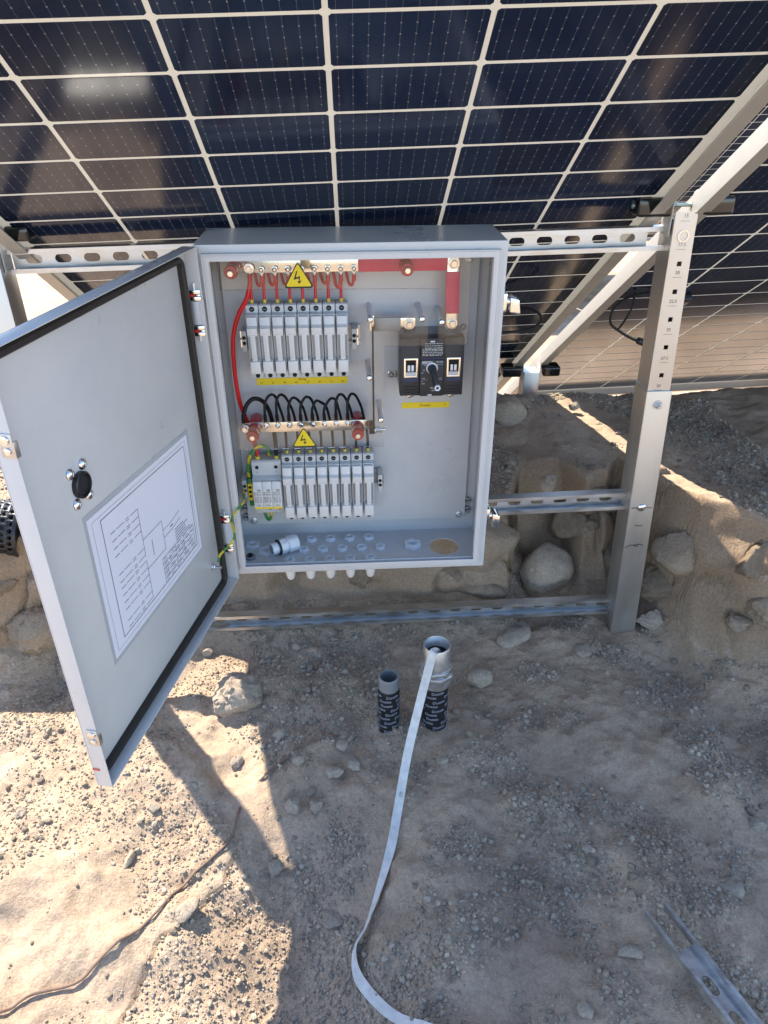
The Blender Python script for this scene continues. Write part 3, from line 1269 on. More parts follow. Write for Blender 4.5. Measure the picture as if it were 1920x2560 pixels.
for u_ in (.088, .246, .405):
    s_ = MB(DX).lathe((u_, DD + .014, DZ0 + .0017), (0, 0, 1), [(.0022, 0), (.0022, .0006)], 12)
    obj('drain_plug', s_, 'print_white', door)
s_ = MB(DX).box(UW + .0001, UW + .0007, -.0225, -.012, .0165, .0205)
obj('red_mark', s_, 'red_mark', door)
st = MB(DX)
hexbolt(st, (.063, dw, .054), (0, 1, 0), r=.0055, h=.005)
st.cyl((.063, dw + .004, .054), (.063, dw + .018, .054), .0028)
obj('ground_stud', st, 'galv_round', door)

# wiring diagram taped to the door
ps = thing('wiring_diagram', 'white printed wiring diagram sheet stuck inside the open door', 'document', DX(.245, dw + .0005, .122))
pa, pb, pc_, pd = (.0885, .338), (.0945, .119), (.4025, .1265), (.3945, .3545)


def PPR(w_):
    def f(a, b):           # a: 0..1 along the top from the hinge side, b: 0 bottom .. 1 top
        u_ = (pb[0] * (1 - a) + pc_[0] * a) * (1 - b) + (pa[0] * (1 - a) + pd[0] * a) * b
        z_ = (pb[1] * (1 - a) + pc_[1] * a) * (1 - b) + (pa[1] * (1 - a) + pd[1] * a) * b
        return DX(u_, w_, z_)
    return f


def sheet(a0, a1, b0, b1, w0, w1):
    m_ = MB()
    f0_, f1_ = PPR(w0), PPR(w1)
    m_.hexa([f0_(a0, b0), f0_(a1, b0), f0_(a1, b1), f0_(a0, b1)], [f1_(a0, b0), f1_(a1, b0), f1_(a1, b1), f1_(a0, b1)])
    return m_


obj('backing_film', sheet(-.025, 1.02, -.03, 1.035, dw + .0002, dw + .0004), 'film', ps, smooth=False)
obj('paper', sheet(0, 1, 0, 1, dw + .0005, dw + .0008), 'paper', ps, smooth=False)
pf = PPR(dw + .0010)
ik = MB()
rect = lambda a0, a1, b0, b1, wd: stroke_rect(a0, a1, b0, b1, wd)


def pstroke(pts_, wd):
    """line on the sheet in sheet fractions; aspect 1.36"""
    for (a0, b0), (a1, b1) in zip(pts_[:-1], pts_[1:]):
        da, db = (a1 - a0) * 1.36, b1 - b0
        d = math.hypot(da, db) or 1
        na, nb = -db / d * wd / 2 / 1.36, da / d * wd / 2
        ik.add([pf(a0 + na, b0 + nb), pf(a0 - na, b0 - nb), pf(a1 - na, b1 - nb), pf(a1 + na, b1 + nb)], [(0, 1, 2, 3)])


def prect(a0, a1, b0, b1, wd):
    pstroke([(a0, b0), (a1, b0), (a1, b1), (a0, b1), (a0, b0)], wd)


prect(.03, .97, .035, .965, .0022)
prect(.05, .905, .075, .935, .0055)
# the sheet reads with its left edge away from the hinge: x = 1 - a
X = lambda x: 1 - x
for g, (bx, ys) in enumerate(((.0, [.86, .79, .72, .65, .46, .39]), (.0, [.86, .79, .72, .65, .46, .39]))):
    for i, y in enumerate(ys):
        if g == 0:
            p0, p1 = (X(.20 + .006 * i), .93 - (.93 - y) * .62 - .04), None
        x_ = .13 if False else None
rows_top = [.80, .745, .69, .635, .50, .445]
rows_bot = [.40, .345, .29, .235, .15, .10]
for rows_, xb_ in ((rows_top, .40), (rows_bot, .40)):
    for y in rows_:
        pstroke([(X(.20), y), (X(.27), y)], .004)
        pstroke([(X(.285), y + .006), (X(.315), y + .006)], .004)
        pstroke([(X(.285), y - .010), (X(.315), y - .010)], .004)
        pstroke([(X(.33), y), (X(xb_), y)], .004)
        pstroke([(X(.15), y), (X(.19), y)], .005)
    pstroke([(X(xb_), rows_[0]), (X(xb_), rows_[-1])], .004)
pstroke([(X(.40), .56), (X(.60), .56)], .004)
pstroke([(X(.40), .33), (X(.60), .33)], .004)
pstroke([(X(.60), .56), (X(.60), .33)], .004)
pstroke([(X(.48), .50), (X(.48), .38)], .006)
pstroke([(X(.60), .48), (X(.70), .48), (X(.80), .50)], .004)
pstroke([(X(.60), .42), (X(.70), .42), (X(.80), .44)], .004)
pstroke([(X(.68), .45), (X(.71), .45)], .010)
prect(X(.95) + .02, X(.55), .075, .28, .004)
for y in (.115, .155, .195, .235):
    pstroke([(X(.55), y), (X(.93), y)], .003)
for x_ in (.63, .70, .80):
    pstroke([(X(x_), .075), (X(x_), .28)], .003)
rr_ = random.Random(3)
for y in np.arange(.09, .275, .02):
    x_ = .56
    while x_ < .9:
        w_ = rr_.uniform(.02, .06)
        pstroke([(X(x_), y), (X(min(x_ + w_, .92)), y)], .004)
        x_ += w_ + rr_.uniform(.015, .05)
for y in np.arange(.30, .40, .022):
    pstroke([(X(.72), y), (X(rr_.uniform(.80, .90)), y)], .006)
obj('print', ik, 'ink_paper', ps, smooth=False, rec=False)

# ------------------------------------------------------------------ DIN rails and end clamps
for z, label in ((.436, 'steel rail carrying the upper row of fuse holders'), (.136, 'steel rail carrying the lower fuse holders and surge protector')):
    xa, xb = (.036, .250) if z > .3 else (.008, .292)
    m_ = MB()
    m_.prism([(z - .0175, PLY - .0075), (z - .0125, PLY - .0075), (z - .0125, PLY - .001), (z + .0125, PLY - .001), (z + .0125, PLY - .0075), (z + .0175, PLY - .0075), (z + .0175, PLY - .0063), (z + .0137, PLY - .0063), (z + .0137, PLY - .0002), (z - .0137, PLY - .0002), (z - .0137, PLY - .0063), (z - .0175, PLY - .0063)],
             xa, xb, lambda p, q, t: (t, q, p))
    solo('din_rail', m_, 'galv', label, 'rail', smooth=False)


def end_clamp(x, z, label, side):
    t = thing('end_clamp', label, 'end clamp', (x, PLY - .02, z - .02), 'end clamps on the rails')
    obj('body', MB().box(x - .0045, x + .0045, .094, PLY - .008, z - .022, z + .016), 'plastic_grey', t, bevel=.0012)
    s_ = MB()
    s_.lathe((x, .0938, z + .004), Y_, [(.0034, 0), (.0034, .0006)], 12)
    s_.lathe((x, .0938, z - .006), Y_, [(.0034, 0), (.0034, .0006)], 12)
    obj('screw', s_, 'hole', t)
    m_ = MB()
    m_.box(x + side * .0062 - .0013, x + side * .0062 + .0013, .102, PLY - .008, z - .016, z - .002)
    m_.box(x + side * .0062 - .0013, x + side * .0062 + .0013, .102, PLY - .008, z + .002, z + .014)
    obj('retainer', m_, 'tin', t)


end_clamp(.2385, .440, 'grey end clamp right of the upper fuse row', 1)
end_clamp(.0415, .440, 'grey end clamp left of the upper fuse row', -1)
end_clamp(.2835, .142, 'grey end clamp right of the lower fuse row', 1)
end_clamp(.0125, .138, 'grey end clamp left of the surge protector', -1)

# green and yellow earth terminal block left of the surge protector
eb = thing('earth_terminal', 'green and yellow earth terminal left of the surge protector', 'terminal block', (.0235, .11, .10))
obj('body', MB().box(.0195, .0280, .090, PLY - .008, .098, .160), 'green', eb, bevel=.001)
obj('yellow_band', MB().box(.0192, .0283, .0885, .112, .112, .150), 'label_yellow', eb, bevel=.001)
s_ = MB()
for z in (.142, .132, .122):
    s_.lathe((.0235, .0884, z), Y_, [(.003, 0), (.003, .0006)], 12)
obj('screw', s_, 'hole', eb)


# ------------------------------------------------------------------ fuse holders
def fuse_holder(x, zb, zt, label):
    g = lambda t: zb + (zt - zb) * t          # t: 0 bottom .. 1 top
    t_ = thing('fuse_holder', label, 'fuse holder', (x, .10, zb), 'pale fuse holders')
    hw_ = .0106
    b = MB()
    b.prism([(.1265, g(0)), (.086, g(0)), (.086, g(.10)), (.075, g(.105)), (.075, g(.885)), (.086, g(.895)), (.086, g(.985)), (.090, g(1)), (.1265, g(.965))],
            x - hw_, x + hw_, lambda p, q, s: (s, p, q))
    obj('body', b, 'plastic_grey', t_, bevel=.0009, segs=2)
    c = MB()
    w2 = .0088
    pr_ = [(.0745, g(.12)), (.062, g(.125)), (.061, g(.29)), (.0745, g(.305))]
    c.prism(pr_, x - w2, x + w2, lambda p, q, s: (s, p, q))
    c.prism([(.0744, g(.3)), (.0635, g(.295)), (.0585, g(.66)), (.0744, g(.665))], x - .0044, x + .0044, lambda p, q, s: (s, p, q))
    c.prism([(.0745, g(.635)), (.060, g(.64)), (.057, g(.745)), (.066, g(.765)), (.068, g(.87)), (.0745, g(.875))], x - w2, x + w2, lambda p, q, s: (s, p, q))
    obj('fuse_carrier', c, 'plastic_white', t_, bevel=.0007, segs=2)
    for xs in (-.0069, .0069):
        obj('side_slot', MB().box(x + xs - .0019, x + xs + .0019, .0742, .0749, g(.31), g(.63)), 'conduit_grey', t_, smooth=False)
    for tt, rr in ((.94, .0046), (.035, .0040)):
        obj('terminal_hole', MB().lathe((x, .0859, g(tt)), Y_, [(rr, 0), (rr, .0005)], 16), 'hole', t_, smooth=False)
    t2 = MB()
    for k in range(11):
        quad(t2, front(x, 0, lambda z_: 0), 0, 0, 0, 0) if False else None
        zc = g(.33 + k * .029)
        yk = .0635 + (.0585 - .0635) * ((.33 + k * .029) - .295) / .365 - .0004
        quad(t2, front(x, zc, yk), -.0014 + .0004 * (k % 3), .0015, -.0007, .0006)
    obj('print', t2, 'plastic_grey', t_, smooth=False, rec=False)
    s_ = MB()
    s_.box(x - .0026, x + .0026, .0849, .0853, g(.94) - .0004, g(.94) + .0004)
    obj('terminal_screw', s_, 'conduit_grey', t_)
    return t_


ORD = ['first', 'second', 'third', 'fourth', 'fifth', 'sixth', 'seventh', 'eighth']
UX = [.0612 + i * .02235 for i in range(8)]
LX = [.1013 + i * .02265 for i in range(8)]
fu = fuse_holder(UX[0], .371, .505, 'first fuse holder from the left in the upper row')
fl_ = fuse_holder(LX[0], .0655, .212, 'first fuse holder from the left in the lower row, beside the surge protector')
for i in range(1, 8):
    copy_thing(fu, (UX[i], .10, .371), ORD[i] + ' fuse holder from the left in the upper row')
    copy_thing(fl_, (LX[i], .10, .0655), ORD[i] + ' fuse holder from the left in the lower row')

# ------------------------------------------------------------------ surge protector
sp = thing('surge_protector', 'white three-module surge protector left of the lower fuse row', 'surge protector', (.060, .10, .084))
xa, xb = .0315, .0885
b = MB()
b.prism([(.1265, .084), (.086, .084), (.086, .104), (.0745, .105), (.0745, .166), (.086, .170), (.086, .198), (.090, .2015), (.1265, .198)], xa, xb, lambda p, q, s: (s, p, q))
obj('body', b, 'plastic_grey', sp, bevel=.001)
for i in range(3):
    x0 = xa + .0012 + i * .0184
    cx = x0 + .0089
    m_ = MB()
    m_.prism([(.0742, .1065), (.062, .107), (.062, .152), (.066, .158), (.067, .165), (.0742, .165)], x0, x0 + .0178, lambda p, q, s: (s, p, q))
    co = obj('cartridge', m_, 'plastic_white', sp, bevel=.0007)
    obj('yellow_band', MB().box(x0 + .0006, x0 + .0172, .0612, .0621, .1072, .1112), 'label_yellow', co, smooth=False)
    obj('indicator_window', MB().box(cx - .0002, cx + .0058, .0612, .0621, .1468, .1512), 'conduit_grey', co, smooth=False)
    t2 = MB()
    text(t2, 'CITEL', .0034, front(cx, .1150, .0615), True)
    fn = front(cx, 0, .0615)
    r3 = random.Random(8)
    for z_ in (.1450, .1432, .1398, .1375, .1335, .1312, .1288, .1266, .1243, .1222):
        a_ = -.0072
        while a_ < .0065:
            w_ = r3.uniform(.0015, .005)
            quad(t2, fn, a_, min(a_ + w_, .0072), z_ - .00045, z_ + (.0009 if z_ in (.1398,) else .00035))
            a_ += w_ + r3.uniform(.0006, .0025)
    obj('print', t2, 'ink', co, smooth=False, rec=False)
s_ = MB()
for x, z in ((.0415, .1875), (.0785, .1875)):
    s_.lathe((x, .0859, z), Y_, [(.0036, 0), (.0036, .0006)], 16)
for x, z in ((.0605, .0945), (.0795, .0945)):
    s_.lathe((x, .0859, z), Y_, [(.0034, 0), (.0034, .0006)], 16)
stroke(s_, front(0, 0, .0857), [(.0605, .0945), (.0795, .0945)], .0007)
obj('terminal_hole', s_, 'hole', sp, smooth=False)
t2 = MB()
text(t2, '+/-', .0050, front(.0415, .1770, .0857))
text(t2, '-/+', .0050, front(.0785, .1770, .0857))
obj('print', t2, 'ink', sp, smooth=False, rec=False)

# ------------------------------------------------------------------ bus bars
ub = thing('busbar', 'tinned upper busbar with red sleeve along the top of the box', 'busbar', (.235, .105, .552))
YBAR = .1035
obj('bar', MB().box(.036, .428, YBAR, YBAR + .004, .5545, .5765), 'tin', ub, bevel=.0006)
obj('red_sleeve', MB().box(.2485, .4035, YBAR - .0012, YBAR + .0052, .5535, .5775), 'red_shrink', ub, bevel=.0012)
obj('drop_bar', MB().prism([(YBAR - .0001, .578), (YBAR - .0035, .578), (YBAR - .0035, .535), (.0905, .485), (.0905, .456), (.0935, .456), (.0935, .486), (YBAR - .0001, .536)], .4035, .4245, lambda p, q, s: (s, p, q)), 'tin', ub, bevel=.0005)
obj('drop_sleeve', MB().prism([(YBAR + .0012, .552), (YBAR - .0048, .552), (YBAR - .0048, .5345), (.0892, .4848), (.0892, .4815), (.0948, .4815), (.0948, .4865), (YBAR + .0012, .5365)], .4022, .4258, lambda p, q, s: (s, p, q)), 'red_shrink', ub, bevel=.001)
s_ = MB()
hexbolt(s_, (.414, YBAR - .0037, .566), r=.007, h=.006)
obj('joint_bolt', s_, 'tin', ub)
obj('brass_nameplate', MB().box(.150, .166, YBAR - .0009, YBAR - .0001, .5620, .5762), 'brass', ub, smooth=False)
USX = [.0821 + i * .0227 for i in range(8)]
for x in USX:
    s_ = MB()
    s_.lathe((x, YBAR - .0031, .5605), Y_, [(.0052, 0), (.0052, .0010), (.0042, .0012), (.0042, .0032), (.0026, .0040), (.0022, .0030)], 16)
    obj('terminal_screw', s_, 'chrome', ub)
s_ = MB()
hexbolt(s_, (.0617, YBAR - .0046, .5635), r=.0058, h=.006)
obj('terminal_screw', s_, 'chrome', ub)

lb = thing('busbar', 'tinned lower busbar across the middle of the box', 'busbar', (.14, .09, .258))
YL = .0885
obj('bar', MB().box(.0215, .262, YL, YL + .004, .2610, .2810), 'tin', lb, bevel=.0006)
obj('brass_nameplate', MB().box(.126, .170, YL - .0008, YL - .0001, .2730, .2795), 'brass', lb, smooth=False)
LSX = [.067 + i * .0222 for i in range(8)]
for x in LSX:
    s_ = MB()
    s_.lathe((x, YL - .0031, .2755), Y_, [(.0050, 0), (.0050, .0010), (.0042, .0012), (.0042, .0032), (.0026, .0040), (.0022, .0030)], 16)
    obj('terminal_screw', s_, 'chrome', lb)
s_ = MB()
hexbolt(s_, (.0265, YL - .0046, .272), r=.0056, h=.006)
obj('terminal_screw', s_, 'chrome', lb)

# bent negative bar from the breaker down to the lower busbar
nb = thing('connecting_bar', 'black-edged bar running down from breaker terminal to lower busbar', 'busbar', (.2715, .08, .26))
obj('vertical_bar', MB().box(.2698, .2728, .066, .0895, .262, .4675), 'black_cable', nb, bevel=.0008)
obj('upper_bar', MB().box(.2665, .348, .0898, .0935, .4535, .4755), 'tin', nb, bevel=.0006)
obj('grey_sleeve', MB().box(.2745, .322, .0888, .0946, .4525, .4765), 'conduit_grey', nb, bevel=.001)
obj('bare_edge', MB().box(.2690, .2735, .0655, .0900, .4680, .488), 'tin', nb, bevel=.0006)
obj('lower_foot', MB().box(.2622, .2697, .066, .0892, .2615, .2805), 'black_cable', nb, bevel=.0006)
s_ = MB()
hexbolt(s_, (.2729, .078, .2655), (1, 0, 0), r=.0062, h=.005)
s_.cyl((.278, .078, .2655), (.293, .078, .2655), .0033)
s_.lathe((.281, .078, .2655), (1, 0, 0), [(.0058, 0), (.0058, .005)], 6)
hexbolt(s_, (.2697, .078, .2655), (-1, 0, 0), r=.0062, h=.005)
obj('through_bolt', s_, 'tin', nb)

# red insulators
for (x, z, ya, yb, label) in ((.0355, .5655, YBAR - .0002, .060, 'red standoff insulator at the left end of the upper busbar'),
                              (.3305, .5655, YBAR - .0015, .060, 'red standoff insulator on the red-sleeved part of the upper busbar'),
                              (.0450, .2710, YL - .0002, .046, 'red standoff insulator at the left end of the lower busbar'),
                              (.2405, .2695, YL - .0002, .046, 'red standoff insulator at the right end of the lower busbar')):
    t = thing('standoff_insulator', label, 'insulator', (x, .09, z - .012), 'red standoff insulators')
    r_ = .0116
    m_ = MB()
    m_.lathe((x, ya, z), Y_, [(r_ * .92, 0), (r_, .003), (r_, (ya - yb) * .42), (r_ * .86, (ya - yb) * .48), (r_ * .86, (ya - yb) * .54), (r_, (ya - yb) * .6), (r_, (ya - yb) - .003), (r_ * .9, ya - yb)], 24)
    obj('front_body', m_, 'red_ins', t)
    back = (YBAR + .0053) if z > .4 else (YL + .0042)
    m_ = MB()
    m_.lathe((x, PLY - .0001, z), Y_, [(r_ * .92, 0), (r_, .003), (r_, PLY - back - .003), (r_ * .92, PLY - back - .0001)], 24)
    obj('rear_body', m_, 'red_ins', t)
    s_ = MB()
    hexbolt(s_, (x, yb - .0001, z), r=.0056, h=.0055 if z < .4 else .009, washer=False)
    obj('bolt', s_, 'tin', t)

# clear acrylic shields
WT = [(0, .0235), (-.0255, -.0205), (.0255, -.0205)]


def warn(x, z, y, parent, sc_=1.):
    """yellow warning triangle with a black border and lightning arrow"""
    def rtri(k, rr):
        out = []
        for i, (a, b) in enumerate(WT):
            ang = [90, 210, 330][i]
            cx, cz = a * k, b * k
            for j in range(-3, 4):
                t = math.radians(ang + j * 20)
                dcx, dcz = -math.cos(math.radians(ang)) * rr * 2, -math.sin(math.radians(ang)) * rr * 2
                out.append((x + (cx + dcx + rr * math.cos(t)) * sc_, z + (cz + dcz + rr * math.sin(t)) * sc_))
        return out
    o = obj('warning_label', MB().prism(rtri(1, .003), y, y - .0004, lambda p, q, t: (p, t, q)), 'ink', parent, smooth=False)
    o['label'] = 'yellow triangular high voltage warning sticker'
    obj('yellow_field', MB().prism(rtri(.86, .002), y - .0005, y - .0008, lambda p, q, t: (p, t, q)), 'warn_yellow', o, smooth=False)
    bolt = MB()
    k = .0023 * sc_
    yy = y - .0010
    pts1 = [(-1.0, 5.8), (-.1, 6.0), (-1.5, 1.4), (1.6, 2.4), (1.3, -.8), (.5, -.6), (.6, .8), (-3.2, -.2)]
    bolt.add([(x + a * k - .0008, yy, z + b * k - .006) for a, b in pts1], [(0, 1, 2, 7), (2, 3, 6, 7), (3, 4, 5, 6)])
    bolt.add([(x + a * k - .0008, yy, z + b * k - .006) for a, b in ((-.7, -1.4), (2.6, -.6), (.9, -3.2))], [(0, 1, 2)])
    obj('lightning_arrow', bolt, 'ink', o, smooth=False)
    return o


def shield(name, polys, y, label, thick=.0028):
    t = thing(name, label, 'cover', (np.mean([p[0] for p in polys]), y, min(p[1] for p in polys)), 'clear acrylic covers')
    obj('sheet', MB().prism(polys, y, y + thick, lambda p, q, s: (p, s, q)), 'acrylic', t, smooth=False)
    return t


def standoffs(t, pts_, y):
    for x, z in pts_:
        m_ = MB()
        m_.lathe((x, PLY - .0001, z + .002), (0, -1, -.02), [(.0048, 0), (.0048, PLY - y - .0045)], 14)
        obj('spacer', m_, 'nylon', t)
        s_ = MB()
        screw(s_, (x, y - .0002, z), r=.0052, h=.0045)
        obj('screw', s_, 'chrome', t)


c1 = shield('acrylic_cover', [(.0148, .539), (.3842, .5352), (.3862, .440), (.390, .4362), (.434, .4352), (.4378, .439), (.436, .589), (.0148, .592)], .0540, 'clear acrylic cover over the red upper busbar, with a warning triangle')
standoffs(c1, [(.3908, .4775)], .054)
warn(.1476, .5605, .0537, c1)
c2 = shield('acrylic_cover', [(.258, .243), (.2892, .243), (.2902, .4372), (.3668, .4365), (.3665, .489), (.364, .4913), (.2605, .4916), (.258, .489)], .0500, 'clear acrylic cover left of the breaker, over the vertical bar')
standoffs(c2, [(.2665, .4856), (.3559, .4847), (.2633, .380), (.2838, .2979)], .050)
c3 = shield('acrylic_cover', [(.0170, .2483), (.2575, .2480), (.2575, .2945), (.0235, .2955), (.0182, .290)], .0395, 'clear acrylic cover over the black-wired lower busbar, with a warning triangle')
warn(.1405, .2705, .0392, c3, .93)

# ------------------------------------------------------------------ wires
def lug(x, z, y, up, mt, root):
    s = 1 if up else -1
    m_ = MB()
    m_.ringnut((x, y, z), Y_, .0056, .0026, .001, 18)
    m_.box(x - .0032, x + .0032, y - .001, y, min(z + s * .0045, z + s * .0075), max(z + s * .0045, z + s * .0075))
    m_.cyl((x, y - .0005, z + s * .0065), (x, y - .0005, z + s * .011), .0030)
    return obj('ring_lug', m_, mt, root)


def wire(name, label, pts_, r, m, cat='wire', group=None, ferr=None, lugat=None, boot=None):
    P = np.array(pts_)
    t = thing(name, label, cat, (P[:, 0].mean(), P[:, 1].mean(), P[:, 2].min()), group)
    obj('insulation', MB().tube(pts_, r, 10, smooth=8), m, t)
    if ferr:
        x, y, z = ferr
        obj('ferrule', MB().lathe((x, y, z), (0, 0, 1), [(r * 1.22, -.0015), (r * 1.22, .004), (r * 1.35, .0085)], 12), 'ferrule_yellow', t)
    if lugat:
        x, y, z, up = lugat
        lug(x, z, y, up, 'tin', t)
        if boot:
            s = 1 if up else -1
            obj('boot', MB().cyl((x, y - .0005, z + s * .0095), (x, y - .0005, z + s * .0215), r * 1.28, 12), boot, t)
    return t


for i in range(8):
    a, b = USX[i], UX[i]
    j = random.uniform(-.004, .004)
    yl = YBAR - .0031 + .0012
    pts_ = [(a, yl - .0005, .549), (a - .0015, .0985, .540), (a - .004, .097, .5335 + j), (a - .009, .103, .535 + j), (a - .0125, .114, .548), (a - .0165, .120, .562), (a - .0195, .118, .563), (b + .0008, .108, .548), (b, .1, .528), (b, .0975, .513), (b, .0975, .500)]
    wire('fuse_wire', ORD[i] + ' red wire from the left, feeding the upper fuse row', pts_, .0027, 'red_cable', group='red fuse wires', ferr=(b, .0975, .5025), lugat=(a, yl - .001, .5605, False), boot='red_plastic')
for i in range(8):
    a, b = LSX[i], LX[i]
    j = random.uniform(-.009, .006)
    e1 = random.uniform(-.004, .004)
    yl = YL - .0031 + .0012
    pts_ = [(a, yl - .0005, .288), (a, .085, .303), (a + .002 + e1 * .4, .087, .318 + j), (a + .010 + e1, .094, .329 + j), (a + .019 + e1, .104, .322 + j), (a + .026, .112, .300), (a + .031, .114, .276), (b - .001, .110, .250), (b, .102, .228), (b, .0975, .215), (b, .0975, .206)]
    wire('fuse_wire', ORD[i] + ' black wire from the left, looping to the lower fuse row', pts_, .0026, 'black_cable', group='black fuse wires', ferr=(b, .0975, .2095), lugat=(a, yl - .001, .2755, True), boot='black_cable')
wire('surge_cable', 'thick red cable running down the left side of the box', [(.0617, .097, .553), (.0612, .092, .538), (.054, .089, .515), (.036, .089, .485), (.024, .090, .450), (.0195, .092, .41), (.0182, .097, .36), (.0205, .103, .315), (.027, .112, .280), (.036, .113, .240), (.0425, .104, .212), (.0433, .098, .198), (.0433, .098, .190)],
     .0041, 'red_cable', ferr=(.0433, .098, .1985), lugat=(.0617, YBAR - .0042, .5635, False))
wire('surge_cable', 'thick black cable arching over the left end of the lower busbar', [(.0265, .083, .2845), (.027, .084, .298), (.034, .088, .317), (.047, .094, .3275), (.062, .102, .320), (.072, .112, .296), (.0775, .114, .262), (.0795, .108, .230), (.0802, .099, .205), (.0802, .098, .190)],
     .0040, 'black_cable', ferr=(.0802, .098, .1985), lugat=(.0265, YL - .0042, .272, True))
wire('earth_wire', 'green and yellow wire arching up beside the surge protector', [(.0232, .100, .150), (.0225, .100, .175), (.028, .097, .205), (.042, .098, .224), (.055, .103, .226), (.0635, .110, .214), (.065, .114, .19), (.065, .122, .17)], .0033, 'green_yellow')
wire('earth_wire', 'green and yellow wire loop hanging under the surge protector', [(.0585, .098, .090), (.0595, .100, .070), (.053, .106, .0555), (.046, .112, .062), (.042, .120, .085), (.040, .1255, .11)], .0033, 'green_yellow')
d0 = DX(.063, dw + .013, .057)
d1 = DX(.050, dw + .030, .090)
wire('earth_wire', 'green and yellow bonding wire between the door and the box', [tuple(d0 + np.array([0, 0, .010])), tuple(DX(.064, dw + .020, .085)), tuple(DX(.050, dw + .045, .115)), (.0, -.022, .135), (.012, -.004, .148), (.020, .020, .152), (.012, .08, .14), (.002, .13, .09)], .0022, 'green_yellow')

# ------------------------------------------------------------------ breaker
br = thing('circuit_breaker', 'black moulded-case breaker with a rotary handle inside the box', 'circuit breaker', (.377, .09, .338))
xa, xb, za, zb = .3192, .4342, .3395, .4475
obj('base', MB().box(xa + .0008, xb - .0008, .0685, PLY - .0003, za + .001, zb - .001), 'conduit_grey', br, bevel=.0012)
obj('left_cover', MB().box(xa, xa + .0360, .0600, .0850, za, zb), 'breaker_black', br, bevel=.0012)
obj('right_cover', MB().box(xb - .0360, xb, .0600, .0850, za, zb), 'breaker_black', br, bevel=.0012)
obj('centre_cover', MB().box(xa + .0363, xb - .0363, .0565, .0850, za, .4080), 'breaker_black', br, bevel=.001)
obj('upper_cover', MB().box(xa + .0363, xb - .0363, .0565, .0850, .4115, zb), 'breaker_black', br, bevel=.001)
for x0 in (.3262, .4036):
    x1 = x0 + .0252
    o = obj('arc_window', rect_ring(MB(), x0, x1, .3745, .4110, .0035, .0588, .0610), 'tin', br, bevel=.0006)
    m_ = MB()
    m_.box(x0 + .0036, x1 - .0036, .0592, .0599, .3781, .3850)
    obj('lower_plate', m_, 'plastic_grey', o, smooth=False)
    obj('recess', MB().box(x0 + .0036, x1 - .0036, .0594, .0599, .3851, .4074), 'hole', o, smooth=False)
    m_ = MB()
    for k in range(2):
        m_.box(x0 + .0068 + k * .0066, x0 + .0114 + k * .0066, .0585, .0593, .3870, .3985)
    obj('contact', m_, 'nut_grey', o, bevel=.0008)
    obj('blue_strip', MB().box(x0, x1, .0591, .0599, .3675, .3740), 'breaker_blue', br, smooth=False)
    m_ = MB()
    for z in (.3515, .3575, .3465):
        m_.box(x0 - .001, x1 + .001, .0594, .0599, z, z + .0008)
    obj('groove', m_, 'hole', br, smooth=False)
obj('blue_strip', MB().box(xa + .0364, xb - .0364, .0590, .0640, .4083, .4112), 'breaker_blue', br, smooth=False)
kb = MB()
kb.ringnut((.3765, .0564, .3935), Y_, .0105, .0078, .0012, 28)
dial = obj('dial_ring', kb, 'nut_grey', br)
kb = MB()
kb.lathe((.3765, .0562, .3930), Y_, [(.0082, 0), (.0078, .010), (.006, .012)], 24)
kb.hexa([(.3715, .050, .3965), (.3815, .050, .3965), (.3885, .026, .3660), (.3770, .026, .3660)], [(.3722, .040, .3985), (.3808, .040, .3985), (.3868, .0205, .3745), (.3782, .0205, .3745)])
hd = obj('rotary_handle', kb, 'breaker_black', br, bevel=.0015)
kb = MB()
kb.ringnut((.3827, .0205, .3705), (.05, -1, -.1), .0052, .0030, .004, 20)
obj('padlock_eye', kb, 'nut_grey', hd)
t2 = MB()
f_ = front(0, 0, .0561)
text(t2, 'BENY', .0066, front(.3695, .4040, .0561), True)
for k in range(3):
    quad(t2, f_, .3585, .3622, .4020 + k * .0015, .4029 + k * .0015)
text(t2, 'BH-250', .0038, front(.3905, .4045, .0561))
quad(t2, f_, .3580, .3965, .4000, .4004)
text(t2, 'I ON', .0042, front(.3785, .4070 - .0105, .0561)) if False else None
text(t2, 'I', .0055, front(.3755, .4065 - .0085 + .0075, .0561)) if False else None
text(t2, 'ON', .0030, front(.3850, .3975, .0561))
text(t2, 'I', .0042, front(.3805, .3975, .0561))
text(t2, 'O', .0045, front(.3622, .3890, .0561))
text(t2, 'OFF', .0026, front(.3592, .3840, .0561))
stroke(t2, f_, [(.3765 + .0135 * math.cos(t), .3935 + .0135 * math.sin(t)) for t in np.linspace(math.radians(160), math.radians(105), 8)], .0008)
text(t2, 'TRIP', .0028, front(.3615, .3740, .0561))
text(t2, 'OFF', .0028, front(.3925, .3740, .0561))
quad(t2, f_, .3580, .3690, .3712, .3715)
quad(t2, f_, .3880, .3965, .3712, .3715)
text(t2, 'T1', .0028, front(.3595, .3680, .0561))
text(t2, '250A', .0030, front(.3612, .3640, .0561))
text(t2, 'RESET', .0036, front(.3790, .3555, .0561))
text(t2, 'Pull out', .0042, front(.3835, .3505, .0561))
r3 = random.Random(12)
for z_ in (.4385, .4345, .4305, .4280, .4255, .4225, .4195, .4170):
    a_ = .3590 + (.004 if z_ > .430 else 0)
    while a_ < .3940:
        w_ = r3.uniform(.002, .007)
        quad(t2, f_, a_, min(a_ + w_, .3955), z_ - .0005, z_ + .0004)
        a_ += w_ + r3.uniform(.0006, .0020)
obj('print', t2, 'print_white', br, smooth=False, rec=False)
m_ = MB()
m_.box(.3725, .3805, .0558, .0564, .4410, .4434)
m_.box(.3700, .3775, .0558, .0564, .3410, .3432)
obj('white_tab', m_, 'print_white', br, smooth=False)
